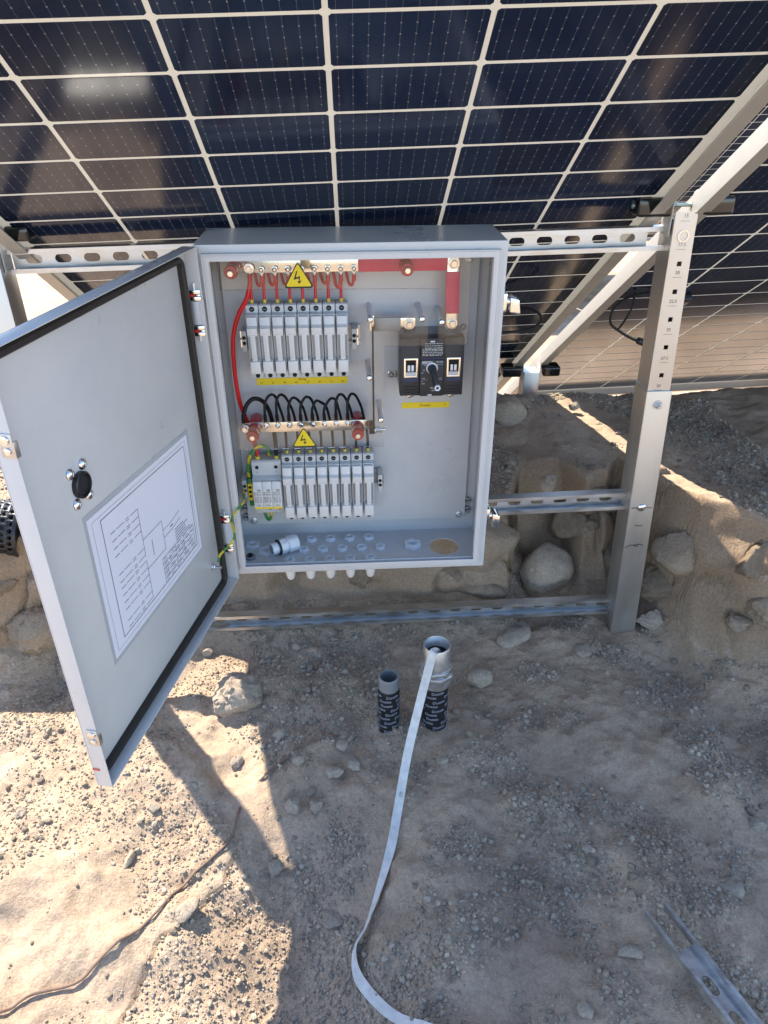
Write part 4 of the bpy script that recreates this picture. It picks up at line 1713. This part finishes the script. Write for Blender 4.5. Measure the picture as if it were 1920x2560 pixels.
for x in (.3375, .4140):
    m_ = MB()
    m_.box(x - .011, x + .011, .0905 if x < .4 else .0940, .0985, .4480, .4745 if x < .4 else .460)
    o = obj('upper_terminal', m_, 'tin', br, bevel=.0008)
    s_ = MB()
    hexbolt(s_, (x, .0895 if x < .4 else .0903, .4645), r=.0068, h=.007)
    s_.cyl((x, .085, .4645), (x, .077, .4645), .0036)
    obj('bolt', s_, 'tin', o)
    m_ = MB()
    m_.box(x - .0085, x + .0085, .075, .090, .3310, .3393)
    o = obj('lower_terminal', m_, 'tin', br, bevel=.0008)
    s_ = MB()
    s_.lathe((x, .0748, .3350), Y_, [(.0045, 0), (.0045, .003), (.003, .004)], 14)
    obj('screw', s_, 'tin', o)
m_ = MB()
m_.box(.3010, .3190, .1315, .1345, .3500, .3610)
o = obj('mounting_ear', m_, 'tin', br, bevel=.0006)
s_ = MB()
screw(s_, (.3078, .1314, .3553), r=.0060, h=.004)
obj('screw', s_, 'conduit_grey', o)
s_ = MB()
screw(s_, (.4420, .1349, .4440), r=.0058, h=.004)
obj('corner_screw', s_, 'conduit_grey', br)

# ------------------------------------------------------------------ yellow label strips
ls = thing('label_strip', 'yellow label strip with string numbers under the upper fuse row', 'label', (.138, PLY, .338))
obj('strip', MB().box(.0516, .2245, PLY - .0006, PLY - .0001, .3385, .3520), 'label_yellow', ls, smooth=False)
t2 = MB()
text(t2, 'String', .0060, front(.138, .3490, PLY - .0009))
for i in range(8):
    text(t2, '%d+' % (i + 1), .0058, front(.0605 + i * .0222, .3428, PLY - .0009))
obj('print', t2, 'ink', ls, smooth=False, rec=False)
lo_ = thing('label_strip', 'yellow label strip reading Output under the breaker', 'label', (.376, PLY, .283))
obj('strip', MB().box(.3289, .4225, PLY - .0006, PLY - .0001, .2835, .2955), 'label_yellow', lo_, smooth=False)
t2 = MB()
text(t2, 'Output', .0070, front(.3745, .2893, PLY - .0009))
text(t2, '-', .0070, front(.3400, .2893, PLY - .0009))
text(t2, '+', .0070, front(.4145, .2895, PLY - .0009))
obj('print', t2, 'ink', lo_, smooth=False, rec=False)

# ------------------------------------------------------------------ cable glands in the floor
FZ = Z0 + T


def gland(x, y, r, label, mt='nut_grey', below=True, h=.0055, rot=0.):
    t = thing('cable_gland', label, 'cable gland', (x, y, FZ), 'cable glands in the box floor')
    obj('nut', MB().ringnut((x, y, FZ + .0001), (0, 0, 1), r, r * .62, h, 6, rot), mt, t, bevel=.0006)
    obj('thread', MB().ringnut((x, y, FZ - .0015), (0, 0, 1), r * .615, r * .5, h + .003, 24), mt, t)
    if below:
        m_ = MB()
        m_.lathe((x, y, Z0 - .0001), (0, 0, -1), [(r * .95, 0), (r * .95, .007), (r * .82, .008), (r * .86, .0135), (r * .84, .026), (r * .66, .036), (r * .50, .039)], 20)
        obj('dome_nut', m_, 'plastic_white', t)
    return t


rowlab = (('back', .0956, .0408, .1225), ('middle', .1215, .0402, .0832), ('front', .0945, .0412, .0440))
for nm, x0, st_, y in rowlab:
    for i in range(5):
        gland(x0 + i * st_, y, .0118, f'{ORD[i]} grey gland nut from the left in the {nm} row', rot=random.uniform(0, 1), h=.0065)
gland(.0135, .1090, .0165, 'wide grey ring nut in the back left floor corner', below=False, h=.004)
gland(.0445, .0855, .0185, 'widest grey ring nut just left of the loose connector', below=False, h=.004)
gland(.3509, .0860, .0190, 'large single grey gland nut beside the round floor hole', h=.009)
pl = thing('hole_plug', 'dark plug nut in the front left corner of the box floor', 'plug', (.0125, .063, FZ))
obj('nut', MB().lathe((.0125, .063, FZ), (0, 0, 1), [(.0115, 0), (.0115, .005), (.0095, .006)], 6), 'conduit_grey', pl, bevel=.0006)
obj('stud', MB().lathe((.0125, .063, FZ + .006), (0, 0, 1), [(.006, 0), (.006, .003), (.004, .003), (.004, .001)], 14), 'plastic_black', pl)
# loose connector lying on the floor
ca, cb = np.array([.0570, .0640, FZ + .0185]), np.array([.1085, .0910, FZ + .0185])
ax = (cb - ca) / np.linalg.norm(cb - ca)
lc = thing('conduit_connector', 'loose grey conduit connector lying on the box floor', 'connector', (.083, .078, FZ))
obj('thread', MB().lathe(ca, ax, [(.0105, .0005), (.0125, 0), (.0132, .002), (.0126, .004), (.0132, .006), (.0126, .008), (.0132, .010), (.0126, .0125), (.0126, .014)], 24), 'nut_grey', lc)
obj('bore', MB().lathe(ca, ax, [(.0104, -.0001), (.0104, .0004)], 24), 'conduit_grey', lc)
obj('seal_ring', MB().lathe(ca, ax, [(.0165, .0142), (.0172, .016), (.0165, .018)], 28), 'rubber', lc)
obj('collar', MB().lathe(ca, ax, [(.0172, .0182), (.0172, .030)], 8), 'nut_grey', lc, bevel=.0008)
obj('body', MB().lathe(ca, ax, [(.0150, .0302), (.0150, .034), (.0182, .036), (.0182, .054), (.0165, .058)], 12), 'nut_grey', lc, bevel=.0006)

# ------------------------------------------------------------------ conduits with printed tape
def wrap_print(mb, s, size, cx, cy, r, ang, z, slant=0., k=1.):
    vs, fs = text_geo(s, True)
    out = []
    for a, b in vs:
        A_ = a * size * k
        t = ang + A_ / r
        out.append((cx + (r + .0004) * math.sin(t), cy - (r + .0004) * math.cos(t), z + b * size + slant * A_))
    mb.add(out, fs)


def conduit(cx, cy, r, ztop, ztape, label, seed, coupling=False):
    z0 = gz(cx, cy) - .04
    t = thing('conduit_stub', label, 'conduit', (cx, cy, z0 + .04), 'conduit stubs rising from the dirt')
    zt = ztop if not coupling else ztape + .012
    m_ = MB()
    m_.lathe((cx, cy, z0), (0, 0, 1), [(r, 0), (r, zt - z0 - .001), (r - .0008, zt - z0), (r - .0034, zt - z0), (r - .0036, zt - z0 - .001), (r - .0036, .02)], 32)
    obj('pipe', m_, 'conduit_grey' if not coupling else 'galv_round', t)
    m_ = MB()
    rt = r + .0014
    nt_ = int((ztape - z0) / .004)
    prof_ = [(r + .0002, .0)]
    for k in range(nt_):
        prof_.append((rt + .0005 * math.sin(k * 1.7 + seed) + (.0008 if k % 6 == 0 else 0), .001 + k * .004))
    prof_.append((r + .0002, ztape - z0))
    m_.lathe((cx, cy, z0), (0, 0, 1), prof_, 32, caps=False)
    obj('tape', m_, 'tape_black', t)
    t2 = MB()
    r3_ = random.Random(seed)
    z = ztape - .008
    row = 0
    while z > z0 + .04:
        off = r3_.uniform(-.3, .3) + (.9 if row % 2 else 0)
        for k in range(-2, 3):
            wrap_print(t2, 'Dottie', .0096, cx, cy, rt + .0012, off + k * 1.55, z, .10)
        z -= .0118
        row += 1
    obj('tape_print', t2, 'tape_print', t, smooth=False, rec=False)
    if coupling:
        m_ = MB()
        zc = ztape - .002
        m_.lathe((cx, cy, zc), (0, 0, 1), [(r + .0016, 0), (r + .004, .002), (r + .004, .022), (r + .0095, .0235)], 32, caps=False)
        obj('collar', m_, 'galv_round', t)
        obj('lower_nut', MB().ringnut((cx, cy, zc + .0225), (0, 0, 1), r + .0112, r - .001, .013, 8, .2), 'galv_round', t, bevel=.0018)
        obj('upper_nut', MB().ringnut((cx, cy, zc + .0357), (0, 0, 1), r + .0085, r - .001, .012, 8, .5), 'galv_round', t, bevel=.0018)
        m_ = MB()
        h0 = zc + .0478
        H = ztop - h0
        pr_ = [(r + .0035, 0), (r + .0035, H * .25), (r + .0022, H * .35), (r + .0022, H - .001), (r + .0015, H), (r - .0005, H), (r - .0012, H - .0015)]
        for k in range(8):
            pr_ += [(r - .0016, H - .003 - k * .003), (r - .0008, H - .0045 - k * .003)]
        pr_.append((r - .0018, .002))
        m_.lathe((cx, cy, h0), (0, 0, 1), pr_, 40, caps=False)
        obj('threaded_hub', m_, 'galv_round', t)
        obj('bore', MB().lathe((cx, cy, h0 - .002), (0, 0, 1), [(r - .0015, 0), (r - .0015, .001)], 32), 'hole', t)
    else:
        obj('bore', MB().lathe((cx, cy, zt - .06), (0, 0, 1), [(r - .0040, 0), (r - .0040, .001)], 32), 'hole', t)


conduit(.2875, -.123, .0205, -.177, -.207, 'smaller grey conduit stub wrapped in black printed tape', 2)
conduit(.3815, -.123, .0245, -.100, -.198, 'taller conduit stub with threaded metal hub, white tape hanging out', 5, True)

# ------------------------------------------------------------------ white pull tape
def ribbon(path, width, normals, thick=.0008, k=8):
    P = spline(path, k)
    Nn = spline(normals, k)
    T_ = np.gradient(P, axis=0)
    T_ /= np.linalg.norm(T_, axis=1)[:, None]
    Nn = Nn - T_ * (Nn * T_).sum(1)[:, None]
    Nn /= np.linalg.norm(Nn, axis=1)[:, None]
    S = np.cross(T_, Nn)
    mb = MB()
    vs = []
    for p_, n_, s_ in zip(P, Nn, S):
        vs += [p_ + s_ * width / 2, p_ - s_ * width / 2, p_ - s_ * width / 2 + n_ * thick, p_ + s_ * width / 2 + n_ * thick]
    m_ = len(P)
    fs = [(i * 4 + a, i * 4 + (a + 1) % 4, i * 4 + 4 + (a + 1) % 4, i * 4 + 4 + a) for i in range(m_ - 1) for a in range(4)]
    fs += [(3, 2, 1, 0), tuple(range(4 * m_ - 4, 4 * m_))]
    mb.add(vs, fs)
    return mb


tp_path = [(.385, -.118, -.16), (.381, -.133, -.115), (.3735, -.1455, -.0985), (.3695, -.151, -.101), (.364, -.158, -.118)]
tn = [(0, -1, .1), (0, -1, .4), (0, -.4, 1), (0, -1, .5), (0, -1, .15)]
# falls to the ground, then lies with a half twist
ends = [(.341, -.195, -.190), (.315, -.250, -.262), (.2925, -.325, None), (.2770, -.385, None), (.2570, -.441, None), (.2280, -.512, None), (.2075, -.545, None), (.2105, -.586, None), (.2370, -.634, None), (.2700, -.670, None), (.3160, -.702, None), (.375, -.742, None), (.44, -.81, None), (.52, -.91, None)]
en = [(0, -1, .35), (0, -.8, .7), (0, -.4, 1), (-.1, -.2, 1), (-.6, 0, .8), (-1, -.2, .25), (-1, -.1, .35), (-.7, .1, .7), (-.3, .2, 1), (0, 0, 1), (0, 0, 1), (0, 0, 1), (0, 0, 1), (0, 0, 1)]
for (x, y, z), n_ in zip(ends, en):
    if z is None:
        z = gz(x, y) + (.0115 if n_[2] > .6 else .014)
    else:
        z = max(z, gz(x, y) + .010)
    tp_path.append((x, y, z))
    tn.append(n_)
tb = ribbon(tp_path, .0165, tn)
ptape = solo('pull_tape', tb, 'webbing', 'white woven pull tape trailing from the taller conduit over the dirt', 'pull tape')
tk = MB()
P = spline(tp_path, 8)
Nn = spline(tn, 8)
j = 8 * 6 + 6
t_ = P[j + 1] - P[j - 1]
t_ /= np.linalg.norm(t_)
n_ = Nn[j] - t_ * (t_ @ Nn[j])
n_ /= np.linalg.norm(n_)
s_ = np.cross(t_, n_)
fnp = lambda a, b: P[j] + s_ * -a + t_ * -b + n_ * .0014
r3 = random.Random(2)
for k in range(5):
    stroke(tk, fnp, [(-.005 + r3.uniform(0, .003), k * .0018), (.002 + r3.uniform(0, .004), k * .0018 + .0004)], .0006)
obj('print', tk, 'ink_pale', ptape, smooth=False, rec=False)

# ------------------------------------------------------------------ brown wires on the ground
for pts_, label in (([(-.36, -.69), (-.298, -.651), (-.263, -.623), (-.201, -.599), (-.153, -.555), (-.12, -.513), (-.081, -.447), (-.031, -.383), (-.01, -.352), (-.001, -.293)], 'long thin brown wire curving across the sunlit dirt'),
                    ([(.028, -.246), (.069, -.207), (.115, -.174), (.187, -.144)], 'short end of brown wire poking out of the shaded gravel')):
    P = [(x, y, gz(x, y) + .005) for x, y in spline([(a, b, 0) for a, b in pts_], 3)[:, :2]]
    for q in (0, -1):
        x, y, z = P[q]
        P[q] = (x, y, z - .008)
    solo('ground_wire', MB().tube(P, .0023, 8, smooth=3), 'brown_wire', label, 'wire')

# ------------------------------------------------------------------ black cables under the panels
def loop_cable(label, pts_, r=.0032, conn=None):
    P = np.array(pts_)
    t = thing('panel_cable', label, 'cable', (P[:, 0].mean(), P[:, 1].mean(), P[:, 2].min()), 'black cables under the panels')
    obj('insulation', MB().tube(pts_, r, 8, smooth=6), 'black_cable', t)
    if conn:
        a, b = np.array(conn[0]), np.array(conn[1])
        L = np.linalg.norm(b - a)
        obj('plug', MB().lathe(a, b - a, [(.005, 0), (.0085, .004), (.0085, L * .45), (.0105, L * .5), (.0105, L * .8), (.007, L)], 12), 'plastic_black', t)


loop_cable('black cable loop with plug hanging beside the numbered post', [(.968, .54, .395), (.93, .535, .392), (.898, .53, .385), (.868, .53, .360), (.866, .53, .325), (.893, .53, .303), (.925, .53, .285), (.945, .53, .277), (.985, .53, .262), (1.03, .53, .262)],
           conn=((.938, .53, .281), (.985, .53, .262)))
loop_cable('thin black cable crossing the loop behind the post', [(.92, .545, .393), (.912, .53, .36), (.897, .53, .325), (.885, .53, .305)], .0026)
loop_cable('black cable loop hanging behind the right side of the box', [(.54, .56, .375), (.60, .52, .372), (.655, .50, .372), (.686, .50, .352), (.672, .50, .328), (.63, .50, .318), (.56, .50, .316), (.50, .5, .316)])

# ------------------------------------------------------------------ black perforated pipe at the left edge
pp = thing('perforated_pipe', 'black perforated pipe lying on the bank at the left edge', 'pipe', (-.60, .2, -.03))
pa_, pb_ = np.array([-.84, .17, .055]), np.array([-.497, .195, -.004])
axp = pb_ - pa_
Lp = np.linalg.norm(axp)
axp /= Lp
u_ = np.cross(axp, (0, 0, 1))
u_ /= np.linalg.norm(u_)
w_ = np.cross(u_, axp)
rp_ = .062
shell = MB()
hol = MB()
na, nl = 26, int(Lp / .0145)
CYL = lambda s, a, r: pa_ + axp * s + (u_ * math.cos(a) + w_ * math.sin(a)) * r
for i in range(nl):
    for k in range(na):
        a0 = 2 * math.pi * (k + (.5 if i % 2 else 0)) / na
        da = 2 * math.pi / na
        s0 = i * .0145
        # square tile with an octagonal opening
        corners = [(0, 0), (.5, 0), (1, 0), (1, .5), (1, 1), (.5, 1), (0, 1), (0, .5)]
        vs = [CYL(s0 + b * .0145, a0 + a * da, rp_) for a, b in corners]
        ho = [(.5 + .34 * math.cos(t), .5 + .34 * math.sin(t)) for t in [math.radians(-135 + 45 * q) for q in range(8)]]
        vs += [CYL(s0 + b * .0145, a0 + a * da, rp_ - .001) for a, b in ho]
        shell.add(vs, [(q, (q + 1) % 8, 8 + (q + 1) % 8, 8 + q) for q in range(8)])
obj('perforated_wall', shell, 'plastic_black', pp, smooth=False, rec=False)
m_ = MB()
m_.lathe(pb_ - axp * .002, axp, [(rp_ + .001, 0), (rp_ + .001, .006), (rp_ - .004, .006), (rp_ - .004, 0)], 32)
obj('end_ring', m_, 'plastic_black', pp)
obj('liner', MB().cyl(pa_, pb_ - axp * .01, rp_ - .006, 24), 'rubber', pp)

# ------------------------------------------------------------------ rocks
def ico(sub):
    bm = bmesh.new()
    bmesh.ops.create_icosphere(bm, subdivisions=sub, radius=1)
    v = np.array([tuple(x.co) for x in bm.verts])
    f = np.array([[q.index for q in t.verts] for t in bm.faces])
    bm.free()
    return v, f


ICO = {k: ico(k) for k in (1, 2, 3, 4)}


def rock_verts(sub, seed, rough=.10, cuts=7, dims=(1, 1, 1)):
    r = np.random.default_rng(seed)
    v = ICO[sub][0].copy()
    d = np.ones(len(v))
    for k in range(14):
        w_ = r.normal(size=3) * r.uniform(1., 6.)
        d += rough * r.uniform(.2, 1) / (1 + .35 * np.linalg.norm(w_)) * np.sin(v @ w_ + r.uniform(0, 6.28)) * 1.8
    v = v * d[:, None]
    for k in range(cuts):
        n = r.normal(size=3)
        n /= np.linalg.norm(n)
        lim = r.uniform(.62, .9)
        e = np.maximum(0, v @ n - lim)
        v = v - e[:, None] * n * .9
    if sub >= 3:
        for k in range(30):
            w_ = r.normal(size=3) * r.uniform(8, 26)
            v += ICO[sub][0] * ((.045 if rough < .08 else max(rough, .12)) * .10 * np.sin(v @ w_ + r.uniform(0, 6.28)))[:, None]
    return v * np.array(dims)


CLODS = {36, 37, 38, 39, 40, 23}


SMOOTH = {1: (.045, 3), 2: (.06, 5), 36: (.07, 4), 37: (.07, 4), 38: (.08, 6), 39: (.08, 5), 4: (.05, 4)}


def rock(x, y, dims, label, z=None, sink=.3, sub=3, seed=0, rz=0., mt='stone', group=None, name='rock', cat='rock', tilt=(0, 0)):
    ro_, cu_ = SMOOTH.get(seed, (.10, 7))
    v = rock_verts(sub, seed + 100, ro_, cu_, dims=dims)
    me = np_mesh(name, v, ICO[sub][1], mt, True)
    try:
        me.set_sharp_from_angle(angle=math.radians(40))
    except Exception:
        pass
    o = bpy.data.objects.new(name, me)
    if z is None:
        z = gz(x, y) + dims[2] * (1 - 2 * sink)
    o.location = (x, y, z)
    o.rotation_euler = (tilt[0], tilt[1], rz)
    COL.objects.link(o)
    return tag(o, label, cat, group)


ROCKS = [
    (.716, .290, (.066, .055, .078), 'large upright boulder in the hollow between the two lower struts', -.236, 4, 1, .2),
    (.676, .72, (.055, .05, .046), 'grey boulder on top of the dirt heap beside the box', .012, 4, 2, .4),
    (.703, .335, (.028, .02, .020), 'pale flat stone on the bank lip above the middle strut', -.006, 3, 3, .8),
    (.495, -.012, (.033, .028, .030), 'rounded rock right of the taller conduit', None, 3, 4, .1),
    (-.034, -.040, (.056, .042, .042), 'large boulder half in sunlight under the open door', None, 4, 5, .5),
    (.190, -.171, (.013, .012, .013), 'pale egg-shaped stone at the end of the short brown wire', None, 3, 6, 0),
    (.212, -.212, (.013, .021, .011), 'long dark stone leaning beside the pale egg-shaped stone', None, 3, 7, .3),
    (.172, -.227, (.021, .017, .010), 'flat grey stone left of the long dark stone', None, 3, 8, .2),
    (.106, -.217, (.012, .012, .010), 'grey stone just below the short brown wire', None, 3, 9, .9),
    (.097, -.297, (.016, .016, .014), 'left one of a pair of grey stones by the shadow edge', None, 3, 10, .4),
    (.140, -.297, (.016, .015, .013), 'right one of a pair of grey stones by the shadow edge', None, 3, 11, 1.1),
    (.066, -.133, (.016, .013, .011), 'angular stone in shade right of the half-lit boulder', None, 3, 12, .2),
    (-.118, .108, (.012, .012, .010), 'small rounded stone in shade below the door hinge side', None, 3, 13, .5),
    (.085, .120, (.012, .012, .011), 'small round stone below the lowest strut', None, 3, 14, .7),
    (-.020, -.189, (.017, .012, .010), 'dark reddish clod lying in the upper shadow band', None, 3, 15, 1.),
    (.387, -.231, (.011, .010, .008), 'grey pebble in front of the taller conduit', None, 3, 16, .3),
    (.168, -.482, (.020, .017, .008), 'flat tan stone left of the trailing white tape', None, 3, 17, .6),
    (.629, -.614, (.021, .013, .008), 'flat pinkish stone left of the loose strut', None, 3, 18, .1),
    (.535, -.686, (.012, .012, .010), 'pale rounded stone near the bottom edge right of centre', None, 3, 19, .1),
    (.936, .150, (.034, .028, .024), 'tan angular rock at the foot of the numbered post', None, 4, 20, .3),
    (.603, .119, (.042, .028, .014), 'flat slab stone in the dirt below the lowest strut', None, 3, 21, .5),
    (.744, .059, (.027, .022, .013), 'grey slab stone in front of the post foot', None, 3, 22, 1.2),
    (1.065, .02, (.032, .024, .018), 'brown clod on the floor at the foot of the right bank', None, 3, 23, .2),
    (.587, -.441, (.009, .009, .007), 'pale pebble left of its darker neighbour in the open dirt at right', None, 3, 24, .2),
    (.617, -.433, (.010, .008, .007), 'tan pebble beside a paler one in the open dirt at right', None, 3, 25, .2),
    (.600, -.378, (.007, .010, .006), 'small upright grey pebble in the open dirt at right', None, 3, 26, .1),
    (.655, -.530, (.009, .009, .008), 'pebble at the far end of the loose strut', None, 3, 27, .2),
    (.841, -.506, (.024, .018, .007), 'flat crusted stone with gravel on it right of the loose strut', None, 3, 28, .2),
    (.852, -.490, (.009, .008, .008), 'pale pebble sitting on the flat crusted stone', None, 3, 29, .2),
    (.946, -.386, (.018, .016, .012), 'rounded tan rock cut off by the right photo edge', None, 3, 30, .2),
    (-.066, -.492, (.024, .017, .012), 'pale sunlit stone beside the brown wire', None, 3, 31, .8),
    (-.153, -.310, (.010, .009, .007), 'yellowish stone in the sun just right of the door corner', None, 3, 32, .3),
    (-.178, -.405, (.007, .020, .009), 'narrow dark-sided stone edge in the sunlit dirt', None, 3, 33, -.3),
    (.068, -.396, (.014, .012, .010), 'grey stone at the meeting of the two shadows', None, 3, 34, .3),
    (-.381, -.322, (.011, .011, .008), 'rough stone in the sunlit gravel left of the door', None, 3, 35, .3),
    (.545, .275, (.090, .06, .085), 'big brown clod in the bank behind the lower right box corner', -.135, 4, 36, .3),
    (.975, .165, (.055, .05, .06), 'big brown clod in the bank right of the numbered post', -.105, 4, 37, .5),
    (1.15, .03, (.075, .06, .065), 'cracked brown block at the right photo edge', -.165, 4, 38, .2),
    (-.47, .10, (.06, .05, .05), 'brown block of bank left of the open door', -.20, 4, 39, .5),
    (-.40, .045, (.04, .035, .03), 'smaller brown block below the larger one left of the door', None, 4, 40, .1),
    (.88, .76, (.016, .014, .014), 'pale sunlit stone at the top end of the light stripe', .012, 3, 41, .1),
    (.63, .44, (.016, .014, .010), 'small grey stone on the shaded heap beside the box edge', None, 3, 42, .1),
    (.60, .60, (.022, .016, .014), 'dark stone on the heap just below the grey boulder', None, 3, 43, .1),
]
for x, y, dm, lab, z, sub, sd_, rz in ROCKS:
    rock(x, y, dm, lab, z, sub=sub, seed=sd_, rz=rz, sink=.25, mt='clod' if sd_ in CLODS else 'stone', cat='clod' if sd_ in CLODS else 'rock', name='earth_clod' if sd_ in CLODS else 'rock')

# earth clods that make up the cut bank
cr_ = np.random.default_rng(77)
cl_me = []
for k in range(12):
    me = np_mesh('earth_clod', rock_verts(4, 700 + k, .10, 6, dims=(1, .75, .85)), ICO[4][1], 'clod', True)
    cl_me.append(me)
for k in range(22):
    x = cr_.uniform(-.62, 1.22)
    if .64 < x < .80 and k % 3:
        continue
    t_ = float(np.interp(x, TOE_X, TOE_Y))
    f_ = cr_.random()
    y = t_ + .01 + .10 * f_
    s_ = cr_.uniform(.025, .06) * (1.15 - .4 * f_)
    z = gz(x, y)
    o = bpy.data.objects.new('earth_clod', cl_me[cr_.integers(12)])
    o.location = (x, y + s_ * .45, z - s_ * .25)
    o.rotation_euler = (cr_.uniform(-.5, .5), cr_.uniform(-.5, .5), cr_.uniform(-.6, .6))
    o.scale = (s_ * cr_.uniform(1, 1.5), s_, s_ * cr_.uniform(.8, 1.15))
    COL.objects.link(o)
    if x < -.2:
        tag(o, 'brown earth clod in the cut bank left of the door', 'clod', 'earth clods left of the door')
    elif x < .84:
        tag(o, 'brown earth clod in the cut bank behind the struts', 'clod', 'earth clods behind the struts')
    else:
        tag(o, 'brown earth clod in the cut bank right of the numbered post', 'clod', 'earth clods right of the post')

# loose small stones: counted individuals, shared shapes
stone_meshes = []
for k in range(10):
    me = np_mesh('loose_stone', rock_verts(2, 500 + k, dims=(1, random.uniform(.7, 1), random.uniform(.5, .8))), ICO[2][1], 'stone', True)
    stone_meshes.append(me)
placed = 0
sx = np.random.default_rng(21)
while placed < 170:
    x, y = sx.uniform(-.5, 1.15), sx.uniform(-.75, .75)
    if .2 < y < .34 and -.3 < x < 1.0:
        continue
    z = gz(x, y)
    px, py, dd = project((x, y, z))
    if not (-60 < px < 1980 and 900 < py < 2620):
        continue
    if fbm(np.array([x * 5]), np.array([y * 5]), 91, 3)[0] < sx.uniform(-.16, .12):
        continue
    if math.hypot(x - .2875, y + .123) < .035 or math.hypot(x - .3815, y + .123) < .045:
        continue
    lit = x < .03 - .22 * (y + .1)
    s = (.0048 + .0065 * sx.random() ** 2.2) * (.75 if lit else 1)
    o = bpy.data.objects.new('loose_stone', stone_meshes[sx.integers(10)])
    o.location = (x, y, z + s * .4)
    o.rotation_euler = (sx.uniform(-.4, .4), sx.uniform(-.4, .4), sx.uniform(0, 6.28))
    o.scale = (s, s, s)
    COL.objects.link(o)
    lit = x < .03 - .22 * (y + .1)
    if y > .25:
        tag(o, 'small loose stone lying on the dirt heap behind the struts', 'stone', 'loose stones on the heap')
    elif lit:
        tag(o, 'small loose stone lying in the sunlit dirt at lower left', 'stone', 'loose stones in the sun')
    else:
        tag(o, 'small loose stone lying in the shaded dirt below the box', 'stone', 'loose stones in the shade')
    placed += 1


def gravel(name, count, smin, smax, power, seed, label, sub=1, thr=.0):
    r = np.random.default_rng(seed)
    n = count * 5
    x = r.uniform(-.75, 1.3, n)
    y = r.uniform(-.85, 1.0, n)
    z = terrain(x, y)
    px, py, dd = project(np.stack([x, y, z], -1))
    dens = fbm(x * 4.2, y * 4.2, 91, 4) + .7 * fbm(x * 15, y * 15, 95, 3)
    keep = (px > -140) & (px < 2060) & (py > 850) & (py < 2680) & (dens > r.uniform(-.14, .12, n) + thr)
    hole = (np.hypot(x - .2875, y + .123) < .024) | (np.hypot(x - .3815, y + .123) < .03)
    # steep face stays mostly bare earth
    e = .012
    slope = np.abs(terrain(x, y + e) - terrain(x, y - e)) / (2 * e)
    keep &= ~hole & (slope < .9)
    if smax > .005:        # the open sunny side is mostly fine sand
        keep &= (x > .03 - .22 * (y + .1)) | (r.random(n) < .3)
    else:
        keep &= (x > .03 - .22 * (y + .1)) | (r.random(n) < .62)
    ii = np.nonzero(keep)[0][:count]
    x, y, z, dd = x[ii], y[ii], z[ii], dd[ii]
    n = len(ii)
    s = smin + (smax - smin) * r.random(n) ** power
    V0, F0 = ICO[sub]
    var = np.stack([rock_verts(sub, 900 + k, .16, 4) for k in range(24)])
    sh = var[r.integers(0, 24, n)]
    sh = sh * np.stack([np.ones(n), r.uniform(.65, 1, n), r.uniform(.5, .9, n)], -1)[:, None, :]
    a = r.uniform(0, 6.283, n)
    b = r.uniform(-.5, .5, n)
    ca, sa, cb, sb = np.cos(a), np.sin(a), np.cos(b), np.sin(b)
    X_, Y2, Z_ = sh[..., 0], sh[..., 1], sh[..., 2]
    Y3 = Y2 * cb[:, None] - Z_ * sb[:, None]
    Z3 = Y2 * sb[:, None] + Z_ * cb[:, None]
    X4 = X_ * ca[:, None] - Y3 * sa[:, None]
    Y4 = X_ * sa[:, None] + Y3 * ca[:, None]
    vv = np.stack([X4, Y4, Z3], -1) * s[:, None, None] + np.stack([x, y, z + s * .38], -1)[:, None, :]
    k = V0.shape[0]
    ff = (F0[None] + (np.arange(n) * k)[:, None, None]).reshape(-1, 3)
    me = np_mesh(name, vv.reshape(-1, 3), ff, 'pebble', sub > 1)
    tone = r.uniform(.70, 1.28, n)
    warm = r.uniform(-.05, .05, n)
    col = np.stack([tone * (1 + warm), tone, tone * (1 - warm), np.ones(n)], -1)
    at = me.color_attributes.new('tone', 'FLOAT_COLOR', 'POINT')
    at.data.foreach_set('color', np.repeat(col, k, axis=0).astype(np.float32).ravel())
    o = bpy.data.objects.new(name, me)
    COL.objects.link(o)
    tag(o, label, 'gravel')
    o['kind'] = 'stuff'


gravel('gravel', 72000, .0010, .0034, 1.8, 3, 'fine gravel strewn over the dirt ground')
gravel('coarse_gravel', 13000, .0026, .0070, 2.6, 4, 'coarse gravel scattered in patches over the dirt', 1, .03)
